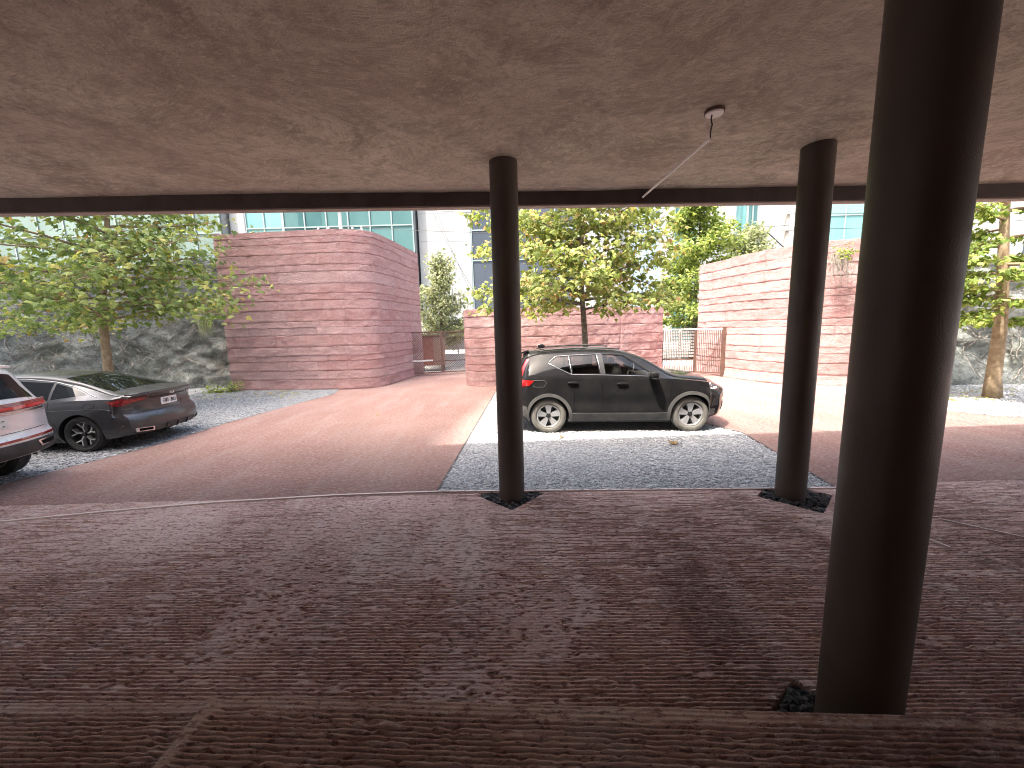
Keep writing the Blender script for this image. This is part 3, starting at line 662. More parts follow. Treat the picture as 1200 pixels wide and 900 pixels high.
def tree(label, base, H, tr, limbs, leafm, size, kind, bark, seed, lean=(0,0), group=None, per=26, twig=.55, droop=.5, rise=.25, jit=.16, flat=.5):
    """limbs: list of (z0, length, azimuth or None, rise)"""
    r = np.random.default_rng(seed); e = empty('tree',base); tag(e,label,'tree',group)
    tp = [Vector((lean[0]*z/H+.05*math.sin(z*1.3+seed)*min(1,z),lean[1]*z/H+.05*math.cos(z*1.1+seed)*min(1,z),z-.05)) for z in np.linspace(0,H,14)]
    rad = [tr*(1.25 if i == 0 else 1)*(1-.8*i/13) for i in range(14)]
    b = MB().tube(tp,rad,12); b.build('trunk',bark,e,True)
    LP = []; LD = []; lb = MB(); tb = MB()
    at = lambda z: tp[0].lerp(tp[-1],0) if z <= 0 else tp[min(12,int(z/H*13))].lerp(tp[min(13,int(z/H*13)+1)],z/H*13-int(z/H*13))
    for z0, L, az, ri in limbs:
        az = r.random()*6.283 if az is None else az; p = at(min(z0,H*.97)); d = Vector((math.cos(az),math.sin(az),ri)).normalized(); pts = [p.copy()]; step = L/9
        for i in range(9):
            d = (d+Vector((r.normal()*.10,r.normal()*.10,r.normal()*.07-.02+.0))).normalized(); p = p+d*step; pts.append(p.copy())
        r0 = max(.012,tr*.32*min(1,L/2.4)); lb.tube(pts,[r0*(1-.85*i/9) for i in range(10)],6)
        for i in range(2 if L > 1.2 else 1,10):
            for k in range(3):
                a2 = math.atan2(d.y,d.x)+r.choice([-1,1])*(.35+r.random()*.9); q = pts[i]; l2 = twig*(.45+.8*r.random())*(1-.35*i/9)*(1 if L > 1 else .6)
                dd = Vector((math.cos(a2),math.sin(a2),rise*(r.random()-.35)*1.5)); q2 = q+dd*l2
                tb.tube([q,q+dd*l2*.5+Vector((0,0,.03)),q2],[.009,.006,.003],4,False)
                nl = max(1,int(per*l2/twig*.34*(.6+.8*r.random()))); t = r.random(nl)**.7
                pp = np.array(q)[None]*(1-t[:,None])+np.array(q2)[None]*t[:,None]+r.normal(size=(nl,3))*np.array([jit,jit,jit*flat])[None]
                LP.append(pp); LD.append(np.repeat(np.array([[dd.x,dd.y]]),nl,0))
    lb.add(tb.v,tb.f); lb.build('branches',bark,e,True)
    LP = np.vstack(LP); LD = np.vstack(LD); leaves('crown',LP,LD,size,leafm,kind,e,seed+1,droop)
    return e, len(LP)
def limbset(r, z0, z1, n, L0, L1, rise0=.1, rise1=.5, lo=0):
    out = []
    for i in range(n):
        f = i/(n-1); out.append((z0+(z1-z0)*f,(L0+(L1-L0)*f)*(.75+.45*r.random()),2.4*i+r.normal()*.3,rise0+(rise1-rise0)*f))
    return out
rr = np.random.default_rng(3)
print('leaves', tree('tall plane tree with layered green leaves behind the grey car on the left',(-11.75,11.0,0),7.6,.125,
    limbset(rr,2.55,7.2,30,3.6,1.6,.12,.5)+[(2.6,3.0,.15,.25),(2.9,3.4,-.05,.12),(3.3,3.7,-.2,.05),(3.7,3.6,.1,.0),(4.2,3.7,-.3,.05),(3.0,3.2,3.4,.05),(3.6,3.5,3.0,.1),(4.0,3.4,3.6,.1),(4.4,3.4,-1.4,.0),(3.9,2.8,-1.0,-.05)],M_leafA,.195,'plane',M_bark,101,(1.15,0),None,36,.66,.55,.5,.20,.85)[1],
 tree('yellowing plane tree rising behind the black car, in front of the low wall',(2.02,10.6,0),7.2,.10,
    limbset(rr,2.55,6.8,34,2.55,1.3,.22,.8)+[(2.7,2.6,3.4,.2),(3.0,2.9,3.0,.25),(2.8,2.4,.2,.1),(3.3,2.7,-.2,.15),(3.6,2.8,.3,.2),(3.2,2.4,-1.5,.1),(3.6,2.5,-1.9,.15),(4.2,2.9,2.9,.2),(4.4,2.8,3.5,.2),(4.5,2.5,-1.0,.2)],M_leafY,.18,'plane',M_barkd,107,(-.1,0),None,46,.5,.6,.3,.17,.7)[1],
 tree('bright green tree with pale trunk at the far right, before the rock face',(12.15,9.55,0),7.5,.15,
    limbset(rr,1.9,7.0,26,2.0,1.4,.02,.3)+[(2.3,1.9,3.3,-.1),(2.6,2.0,2.9,0),(3.0,2.1,3.7,.05),(2.5,1.8,-1.6,-.05),(3.4,2.0,3.1,.1),(3.9,2.0,3.3,.1)],M_leafG,.15,'oval',M_bark,113,(-.45,.1),None,60,.5,.45,.15,.13,.35)[1],
 tree('small upright tree behind the left gate, before the white building',(-3.75,20.9,0),5.9,.09,
    limbset(rr,1.2,5.6,40,1.5,.65,.4,1.0)+[(2.4,1.5,.1,.3),(2.0,1.4,-.4,.1),(3.2,1.4,.3,.4)],M_leafD,.165,'oval',M_barkd,127,(.15,0),None,32,.5,.5,.4,.14,1.)[1],
 tree('tall yellow green street tree behind the right gate',(10.9,23.2,0),9.6,.15,
    limbset(rr,1.6,9.2,46,2.5,1.2,.25,.8),M_leafG,.22,'plane',M_barkd,131,(.2,0),None,60,.7,.5,.4,.2,.9)[1],
 tree('leafy street tree partly hidden behind the right rammed earth wall',(14.6,24.4,0),7.8,.13,
    limbset(rr,2.5,7.4,30,2.0,.9,.35,.9),M_leafD,.22,'plane',M_barkd,137,(.1,0),None,50,.7,.5,.4,.2,.9)[1])
# shrubs and small plants
def shrub(label, c, rx, ry, h, n, size, m, kind, seed, cat='shrub', name='shrub', z0=0):
    r = np.random.default_rng(seed); e = empty(name,c); tag(e,label,cat); b = MB(); P = []; D = []
    for k in range(max(6,n//22)):
        a = r.random()*6.283; q = math.sqrt(r.random()); tip = Vector((rx*q*math.cos(a),ry*q*math.sin(a),z0+h*(.45+.6*r.random())*(1-.4*q)))
        st = Vector((tip.x*.3,tip.y*.3,0)); b.tube([st,st.lerp(tip,.5)+Vector((0,0,.04)),tip],[.010,.007,.004],5)
        m_ = 22; t = .3+.75*r.random(m_); pp = np.array(st)[None]*(1-t[:,None])+np.array(tip)[None]*t[:,None]+r.normal(size=(m_,3))*.09; P.append(pp); D.append(pp[:,:2]-0)
    b.build('stems',M_vine,e,True); leaves('foliage',np.vstack(P),np.vstack(D)+1e-6,size,m,kind,e,seed,.2); return e
shrub('bright bush showing over the top of the right wall',(13.1,15.2,3.9),1.5,.5,1.3,420,.17,M_leafG,'oval',201)
b = shrub('fine leaved tree top peeping over the tall left wall',(-11.8,19.4,5.3),1.3,.6,1.9,520,.19,M_leafD,'oval',207)
shrub('leafy green creeper clump on the rock face at the left edge',(-15.6,12.9,2.2),2.0,.5,1.0,420,.17,M_leafA,'plane',221,'creeper','leafy_creeper')
shrub('low green weeds at the left foot of the tall left wall',(-10.5,13.9,0),.95,.3,.38,300,.12,M_leafG,'oval',211,'weeds','weeds')
shrub('orange brown plant on the low white wall behind the left gate',(-1.9,21.4,.0),.9,.3,1.05,160,.13,M_leafY,'oval',217)
# hanging tufts
def tuft(label, top, n, L, m, seed, w=.35):
    r = np.random.default_rng(seed); V = []; F = []; tn = []
    for k in range(n):
        a = r.random()*6.283; q = w*math.sqrt(r.random()); x, y = q*math.cos(a), q*math.sin(a)*.6; l = L*(.5+.6*r.random()); o_ = len(V)
        sx = r.normal()*.16; wd = .007
        V += [(x-wd,y,0),(x+wd,y,0),(x+sx*.5+wd,y-.06,-l*.5),(x+sx*.5-wd,y-.06,-l*.5),(x+sx,y-.05,-l)]; F += [(o_,o_+1,o_+2),(o_,o_+2,o_+3),(o_+3,o_+2,o_+4)]; tn += [r.random()]*5
    o_ = np_mesh('hanging_plant',np.array(V),np.array(F),m,None,False,{'tone':np.array(tn)}); o_.location = top; return tag(o_,label,'plant')
tuft('green grassy tuft hanging beside the left end of the tall left wall',(-11.3,14.5,2.75),80,.8,M_leafD,301,.22)
tuft('dry stems with leaves hanging down the face of the right wall',(9.62,11.55,3.95),60,1.05,M_vine,305,.3)
shrub('small leafy spray growing on the face of the right wall',(9.65,11.5,3.85),.35,.2,.3,110,.10,M_leafG,'oval',307)
# fallen leaves
def fallen(label, p, s, rot, m):
    V0, F0 = LT['plane']; V = V0*s; c, sn = math.cos(rot), math.sin(rot)
    V = np.stack([V[:,0]*c-V[:,1]*sn,V[:,0]*sn+V[:,1]*c,-V[:,2]*.6+.02],-1)
    th = V.copy(); th[:,2] -= .004
    o_ = np_mesh('fallen_leaf',np.vstack([V,th]),np.vstack([F0,F0[:,::-1]+len(V)]),m,None,False,{'tone':np.full(2*len(V),.97)}); o_.location = p; return tag(o_,label,'leaf')
fallen('large curled brown leaf lying on the gravel in front of the black car',(2.78,6.28,.02),.24,.6,M_leafY)
fallen('tiny brown leaf on the gravel near the rear wheel of the black car',(.95,6.95,.02),.15,2.2,M_leafY)
fallen('pale dry leaf on the red paving left of the gravel bay',(-3.3,9.3,.012),.14,1.2,M_leafA)

lr = np.random.default_rng(77); V0, F0 = LT['plane']
def litter(label, P, seed, m):
    r = np.random.default_rng(seed); n = len(P); s_ = .10+.07*r.random(n); a = r.random(n)*6.283
    V = V0[None]*s_[:,None,None]; x = V[...,0]*np.cos(a)[:,None]-V[...,1]*np.sin(a)[:,None]; y = V[...,0]*np.sin(a)[:,None]+V[...,1]*np.cos(a)[:,None]
    V = np.stack([x,y,-V[...,2]*.7+.012+.02*r.random((n,1))],-1)+P[:,None,:]
    F = (F0[None]+(np.arange(n)*len(V0))[:,None,None]).reshape(-1,3)
    tag(np_mesh('leaf_litter',V.reshape(-1,3),F,m,None,False,{'tone':np.repeat(.6+.4*r.random(n),len(V0))}),label,'leaf litter',kind='stuff')
litter('scattered dry leaves lying along the foot of the rock face and left wall',np.stack([-13+6*lr.random(90),12.2+1.7*lr.random(90),np.zeros(90)],-1),1,M_leafY)
litter('scattered dry leaves round the tree at the far right',np.stack([10.6+4*lr.random(120),9.2+1.7*lr.random(120),np.zeros(120)],-1),2,M_leafY)
# ------------------------------------------------------------------ cars
def sstep(a, b, x):
    t = np.clip((np.asarray(x,float)-a)/(b-a),0,1); return t*t*(3-2*t)
def boolean(o, cut, idx=None):
    cut.parent = o.parent; bpy.context.view_layer.update()
    md = o.modifiers.new('b','BOOLEAN'); md.operation = 'DIFFERENCE'; md.object = cut; md.solver = 'EXACT'; md.material_mode = 'INDEX'
    dg = bpy.context.evaluated_depsgraph_get(); me = bpy.data.meshes.new_from_object(o.evaluated_get(dg))
    o.modifiers.clear(); old = o.data; o.data = me; bpy.data.meshes.remove(old)
    cm = cut.data; bpy.data.objects.remove(cut); bpy.data.meshes.remove(cm)
class Car:
    NA = [0,.2,.4,.6,.8,.93]
    def __init__(s, c): 
        s.__dict__.update(c); s.f = {k: pchip(v) for k, v in c['curves'].items()}; s.cache = {}
        s.fr = pchip(c['rear_prof']); s.ff = pchip(c['front_prof'])
    def sect(s, x):
        W, zb, zs, yr, zr, zt = (float(s.f[k](x)) for k in ('W','zb','zs','yr','zr','zt')); zr = min(max(zr,zs+.015),zt-.012)
        B = []
        for t in np.linspace(0,1,16):
            y = W-s.tuck*max(0,1-t/.3)**2-s.shl*max(0,(t-.55)/.45)**2; zz = zb+(zs-zb)*t; y -= s.__dict__.get('scal',0)*math.exp(-((zz-.60)/.11)**2)*float(sstep(-1.0,-.7,x)*(1-sstep(.65,.95,x))); B.append((y,zz))
        A = [(f*B[0][0],zb) for f in s.NA]; y0 = B[-1][0]; C = []
        for t in np.linspace(0,1,9)[1:]: C.append((y0+(yr-y0)*t+.022*math.sin(math.pi*t)*min(1,(zr-zs)/.3),zs+(zr-zs)*t))
        D = []
        for t in np.linspace(0,math.pi/2,12)[1:]: D.append((yr*max(0,math.cos(t))**(2/2.6),zr+(zt-zr)*max(0,math.sin(t))**(2/2.6)))
        D[-1] = (0,zt); return np.array(A+B+C+D), len(A)
    def deform(s, P):
        P = np.array(P,float); x, y, z = P[...,0], P[...,1], P[...,2]
        w = 1-sstep(s.xr,s.xr+.5,x); q = np.abs(y)/s.Wm
        dx = w*(s.fr(z)+s.rc*q**2.6); w2 = sstep(s.xf-.6,s.xf,x); dx = dx-w2*(s.ff(z)+s.fc*q**2.6)
        P[...,0] = x+dx; return P
    def body(s, mats):
        xs = np.unique(np.r_[np.linspace(s.xr,s.xr+.5,16),np.linspace(s.xr+.5,s.xf-.6,46),np.linspace(s.xf-.6,s.xf,18)])
        bm = bmesh.new(); rings = []
        for x in xs:
            h, na = s.sect(x); full = [(x,y,z) for y, z in h]+[(x,-y,z) for y, z in h[-2:0:-1]]
            rings.append([bm.verts.new(p) for p in s.deform(full)])
        n = len(rings[0])
        for a, b in zip(rings[:-1],rings[1:]):
            for i in range(n): bm.faces.new((a[i],a[(i+1) % n],b[(i+1) % n],b[i]))
        for x, flip in ((xs[0],0),(xs[-1],1)):
            h, na = s.sect(x); fr = [-1]+[-f for f in s.NA[::-1]]+s.NA[1:]+[1]; rows = []
            for y, z in h[na:]: rows.append([bm.verts.new(p) for p in s.deform([(x,f*y,z) for f in fr])])
            for a, b in zip(rows[:-1],rows[1:]):
                for i in range(len(fr)-1):
                    q = (a[i],a[i+1],b[i+1],b[i]); bm.faces.new(q if flip else q[::-1])
        bmesh.ops.remove_doubles(bm,verts=bm.verts,dist=.0004); bmesh.ops.dissolve_degenerate(bm,edges=bm.edges,dist=.0003)
        bmesh.ops.recalc_face_normals(bm,faces=bm.faces)
        me = bpy.data.meshes.new('body'); bm.to_mesh(me); bm.free()
        for m in mats: me.materials.append(m)
        o = bpy.data.objects.new('body',me); link(o); s.o = o; o.parent = s.root
        for wx in s.wheels:
            for sg in (1,-1):
                b = MB().lathe([(0,-.38),(s.arch,-.38),(s.arch,.38),(0,.38)],40,'y',(wx,sg*(s.Wm-.02),s.wr))
                c = mesh_obj('cutter',b.v,b.f,None,mats=mats,midx=[1]*len(b.f)); s.clean(c); boolean(o,c)
        return o
    def clean(s, c):
        bm = bmesh.new(); bm.from_mesh(c.data); bmesh.ops.remove_doubles(bm,verts=bm.verts,dist=1e-5); bmesh.ops.dissolve_degenerate(bm,edges=bm.edges,dist=1e-5)
        bmesh.ops.recalc_face_normals(bm,faces=bm.faces); bm.to_mesh(c.data); bm.free()
    def finish(s):
        me = s.o.data; me.polygons.foreach_set('use_smooth',[True]*len(me.polygons)); me.set_sharp_from_angle(angle=R(28)); me.update()
    def side_y(s, x, z):
        k = round(float(x),3)
        if k not in s.cache: h, na = s.sect(k); s.cache[k] = h[na:]
        h = s.cache[k]; return float(np.interp(z,h[:,1],h[:,0]))
    def top_z(s, x, y):
        k = round(float(x),3)
        if k not in s.cache: h, na = s.sect(k); s.cache[k] = h[na:]
        h = s.cache[k][15:]; return float(np.interp(abs(y),h[::-1,0],h[::-1,1]))
    def patch(s, P, N, name, m, off, parent=None, skirt=True):
        """P (r,c,3) surface points, N fixed outward dirs; a thin raised plate"""
        r, c = P.shape[:2]; top = (P+N*off).reshape(-1,3); F = grid_faces(r,c); V = top
        if skirt:
            rim = list(range(c))+[i*c+c-1 for i in range(1,r)]+list(range((r-1)*c+c-2,(r-1)*c-1,-1))+[i*c for i in range(r-2,0,-1)]
            low = (P-N*.012).reshape(-1,3)[rim]; k = len(rim); F = np.vstack([F,[(rim[(i+1) % k],rim[i],len(top)+i,len(top)+(i+1) % k) for i in range(k)]]); V = np.vstack([top,low])
        o = mesh_obj(name,V,[tuple(int(i) for i in f) for f in F],m,parent or s.root,40)
        bm = bmesh.new(); bm.from_mesh(o.data); bmesh.ops.recalc_face_normals(bm,faces=bm.faces)
        bm.faces.ensure_lookup_table(); ctr = N.reshape(-1,3).mean(0); fn = bm.faces[len(F)//3 if skirt else 0].normal
        if skirt is False and fn.dot(Vector(ctr)) < 0: bmesh.ops.reverse_faces(bm,faces=bm.faces)
        bm.to_mesh(o.data); bm.free(); return o
    @staticmethod
    def quad(c, n, m):
        (a, b, d, e) = [np.array(p,float) for p in c]; u = np.linspace(0,1,n)[None,:,None]; v = np.linspace(0,1,m)[:,None,None]
        return (a*(1-u)+b*u)*(1-v)+(e*(1-u)+d*u)*v      # a BL, b BR, d TR, e TL
    def side(s, name, q, m, sg, off=.004, n=12, k=6, parent=None, skirt=True):
        G = s.quad(q,n,k) if isinstance(q,list) else q
        P = np.array([[(x,sg*s.side_y(x,z),z) for x, z in row] for row in G]); N = np.zeros_like(P); N[...,1] = sg
        return s.patch(s.deform(P),N,name,m,off,parent,skirt)
    def rear(s, name, q, m, off=.004, n=10, k=5, parent=None, x=None, skirt=True):
        G = s.quad(q,n,k); P = np.array([[(s.xr,y,z) for y, z in row] for row in G]); N = np.zeros_like(P); N[...,0] = -1
        return s.patch(s.deform(P),N,name,m,off,parent,skirt)
    def front(s, name, q, m, off=.004, n=10, k=5, parent=None, skirt=True):
        G = s.quad(q,n,k); P = np.array([[(s.xf,y,z) for y, z in row] for row in G]); N = np.zeros_like(P); N[...,0] = 1
        return s.patch(s.deform(P),N,name,m,off,parent,skirt)
    def top(s, name, q, m, off=.004, n=14, k=10, parent=None, skirt=True, up=(0,0,1)):
        G = s.quad(q,n,k); P = np.array([[(x,y,s.top_z(x,y)) for x, y in row] for row in G]); N = np.zeros_like(P)+np.array(up)
        return s.patch(s.deform(P),N,name,m,off,parent,skirt)
    def arch_trim(s, wx, sg, r0, r1, a0, a1, m, off):
        a = np.radians(np.linspace(a0,a1,28))[None,:]; r = np.linspace(r0,r1,4)[:,None]
        G = np.stack([wx+r*np.cos(a),np.maximum(s.wr+r*np.sin(a),float(s.f['zb'](wx))+.0)],-1); return s.side('arch_trim',G,m,sg,off)
    def line(s, name, pts, sg, rad, m, out=.0, parent=None, closed=False, step=.04, n=6):
        Q = []; pts = list(pts)+([pts[0]] if closed else [])
        for p, q in zip(pts[:-1],pts[1:]):
            L = math.hypot(q[0]-p[0],q[1]-p[1]); k = max(1,int(L/step))
            for t in np.arange(k)/k: Q.append((p[0]+(q[0]-p[0])*t,p[1]+(q[1]-p[1])*t))
        Q.append(pts[-1]); P = s.deform(np.array([(x,sg*(s.side_y(x,z)+out),z) for x, z in Q]))
        return MB().tube(P,rad,n).build(name,m,parent or s.root,True)
    def surf(s, x, z, sg, out=0): return Vector(s.deform(np.array([x,sg*(s.side_y(x,z)+out),z])))
def superell(c, rx, ry, rz, p=2.6, n=20, m=12):
    V = []; F = []; sp = lambda v, e: math.copysign(abs(v)**e,v)
    for i in range(m+1):
        a = -math.pi/2+math.pi*i/m
        for k in range(n):
            t = 2*math.pi*k/n; e = 2/p
            V.append((c[0]+rx*sp(math.cos(a),e)*sp(math.cos(t),e),c[1]+ry*sp(math.cos(a),e)*sp(math.sin(t),e),c[2]+rz*sp(math.sin(a),e)))
    for i in range(m):
        for k in range(n): F.append((i*n+k,i*n+(k+1) % n,(i+1)*n+(k+1) % n,(i+1)*n+k))
    return MB().add(V,F)
M_tyre_dusty = noisy('dusty_tyre',(.115,.11,.096),(.20,.19,.165),7,.9); M_tyre = noisy('tyre_rubber',(.018,.018,.018),(.035,.034,.033),9,.8)
M_alloy = noisy('silver_alloy',(.52,.52,.51),(.62,.62,.61),5,.32,0,40,.65); M_rimdark = mat('dark_rim',(.015,.015,.016),.45); M_chrome = mat('chrome',(.72,.72,.72),.18,1.)
def wheel(car, x, sg, wr, rr, wd, style, tyrem):
    w = empty('wheel',(x,sg*(car.Wm-wd/2-.03),wr),0,car.root)
    if sg > 0: w.rotation_euler = (0,0,math.pi)
    h = wd/2; sh = wr-rr
    prof = [(rr-.005,-h*.72),(rr+.018,-h*.95),(rr+sh*.5,-h*1.02),(wr-.03,-h*.93),(wr-.006,-h*.72),(wr,-h*.4),(wr,-h*.33),(wr-.007,-h*.31),(wr-.007,-h*.27),(wr,-h*.25),(wr,h*.25),(wr,h*.7),(wr-.03,h*.95),(rr+.02,h),(rr-.005,h*.8)]
    MB().lathe(prof,48,'y',closed=True).build('tyre',tyrem,w,35)
    ri = MB().lathe([(rr-.003,-h*.80),(rr-.018,-h*.86),(rr-.026,-h*.70),(rr-.028,h*.6),(rr-.003,h*.7)],48,'y',closed=True)
    yo, yi = -h*.74, -h*.45; sp = ri if style == 'wide' else MB()
    def spoke(poly): 
        n = len(poly); sp.add([(r*math.cos(a),yo+.03*max(0,1-r/rr),r*math.sin(a)) for r, a in poly]+[(r*math.cos(a),yi+.05,r*math.sin(a)) for r, a in poly],
            [tuple(range(n)),tuple(range(n,2*n))[::-1]]+[(i,n+i,n+(i+1) % n,(i+1) % n) for i in range(n)])
    d = math.pi/180
    for k in range(5):
        c = 2*math.pi*k/5+.32
        if style == 'wide':
            spoke([(.055,c-36*d),(.095,c-26*d),(.15,c-20.5*d),(rr-.016,c-19*d),(rr-.016,c-7*d),(rr-.016,c+7*d),(rr-.016,c+19*d),(.15,c+20.5*d),(.095,c+26*d),(.055,c+36*d)])
        else:
            spoke([(.05,c-13*d),(.12,c-1*d),(rr-.016,c+21*d),(rr-.016,c+27*d),(.12,c+8*d),(.05,c+13*d)])
            spoke([(.11,c+2*d),(.14,c+6*d),(rr-.02,c-9*d),(rr-.02,c-14*d)])
    if style == 'wide': ri.build('rim',M_alloy,w,30)
    else: ri.build('rim',M_rimdark,w,30); sp.build('spokes',M_alloy,w,30)
    MB().lathe([(0,yo-.004),(.026,yo-.004),(.03,yo+.004),(.03,yi)],20,'y').build('hub_cap',M_rimdark,w,40)
    MB().lathe([(0,yi+.06),(rr-.026,yi+.06),(rr-.026,yi+.075),(0,yi+.075)],32,'y').build('brake_disc',M_rimdark,w,40)
    return w
def car_root(name, loc, rz, label, cat): e = empty(name,loc,rz); tag(e,label,cat,None); return e
def plate_text(parent, origin, right, up, w, h, glyph_m, nrm, seed, n=7):
    """small dark embossed marks, too small in the photograph to read"""
    b = MB(); r = np.random.default_rng(seed); gw = w/n
    for i in range(n):
        if i in (3,): 
            c = Vector(origin)+Vector(right)*(gw*(i+.5)-w/2)+Vector(nrm)*.002; b.obox(c-Vector(right)*gw*.2,c+Vector(right)*gw*.2,.004,h*.12,up); continue
        x0 = gw*(i+.2)-w/2; x1 = gw*(i+.8)-w/2; pt = lambda x, y: Vector(origin)+Vector(right)*x+Vector(up)*y+Vector(nrm)*.002
        segs = [((x0,-h/2),(x0,h/2)),((x1,-h/2),(x1,h/2)),((x0,h/2),(x1,h/2)),((x0,0),(x1,0)),((x0,-h/2),(x1,-h/2))]
        for k, sg_ in enumerate(segs):
            if r.random() < .7: b.obox(pt(*sg_[0]),pt(*sg_[1]),.012,.004,nrm)
    return b.build('plate_characters',glyph_m,parent)
def paint(name, col, rough=.28, metal=.0, coat=1., dust=.25, dcol=(.25,.235,.21)):
    m = mat(name,col,rough,metal,.5,coat); t = NT(m)
    n = t.ramp(t.noise(2.2,6,.7),[(.40,(0,0,0)),(.75,(dust,)*3)]); t.col(t.mix(n,col,dcol))
    t.rough(t.ramp(t.noise(3,5),[(.3,(rough*.8,)*3),(.7,(rough*1.5,)*3)])); return m
P_black = paint('black_car_paint',(.014,.014,.015),.07,0,.0,.05); P_black.node_tree.nodes['Principled BSDF'].inputs['Specular IOR Level'].default_value = .16; P_grey = paint('grey_car_paint',(.042,.042,.045),.32,.45,.5,.10); P_silver = paint('silver_car_paint',(.70,.705,.73),.28,.35,1.,.08)
M_clad2 = noisy('dusty_grey_plastic',(.075,.073,.07),(.115,.112,.105),5,.7); M_cladd = noisy('dark_grey_plastic',(.03,.03,.031),(.055,.054,.053),5,.65)
M_inner = mat('dark_cabin',(.018,.017,.017),.8,0,.2); M_glassd = mat('dark_window',(.006,.007,.008),.03,0,.30,0); M_gap = mat('panel_gap',(.004,.004,.004),.8,0,.1)
M_redl = mat('red_lamp_lens',(.55,.012,.012),.08,0,.6,1.); M_redd = mat('dark_red_lamp_lens',(.22,.008,.010),.08,0,.6,1.); M_lens = mat('clear_lamp_lens',(.62,.64,.66),.08,0,.6,1.)
M_plate = mat('white_plate',(.72,.72,.70),.5); M_char = mat('plate_ink',(.05,.06,.06),.6); M_seat = noisy('charcoal_seat',(.035,.034,.034),(.06,.058,.056),9,.8)
def window_mat():
    m = bpy.data.materials.new('car_window_glass'); m.use_nodes = True; t = m.node_tree; t.nodes.remove(t.nodes['Principled BSDF'])
    tr = t.nodes.new('ShaderNodeBsdfTransparent'); tr.inputs[0].default_value = (.62,.64,.62,1); gl = t.nodes.new('ShaderNodeBsdfGlossy'); gl.inputs['Roughness'].default_value = .02
    fr = t.nodes.new('ShaderNodeFresnel'); fr.inputs[0].default_value = 1.5; mx = t.nodes.new('ShaderNodeMixShader'); o = t.nodes['Material Output']
    t.links.new(fr.outputs[0],mx.inputs[0]); t.links.new(tr.outputs[0],mx.inputs[1]); t.links.new(gl.outputs[0],mx.inputs[2]); t.links.new(mx.outputs[0],o.inputs[0]); return m
M_win = window_mat()
def tint(src, c):
    m = src.copy(); m.name = 'tinted_window_glass'
    for n in m.node_tree.nodes:
        if n.type == 'BSDF_TRANSPARENT': n.inputs[0].default_value = (*c,1)
    return m
M_wint = tint(M_win,(.36,.35,.34))

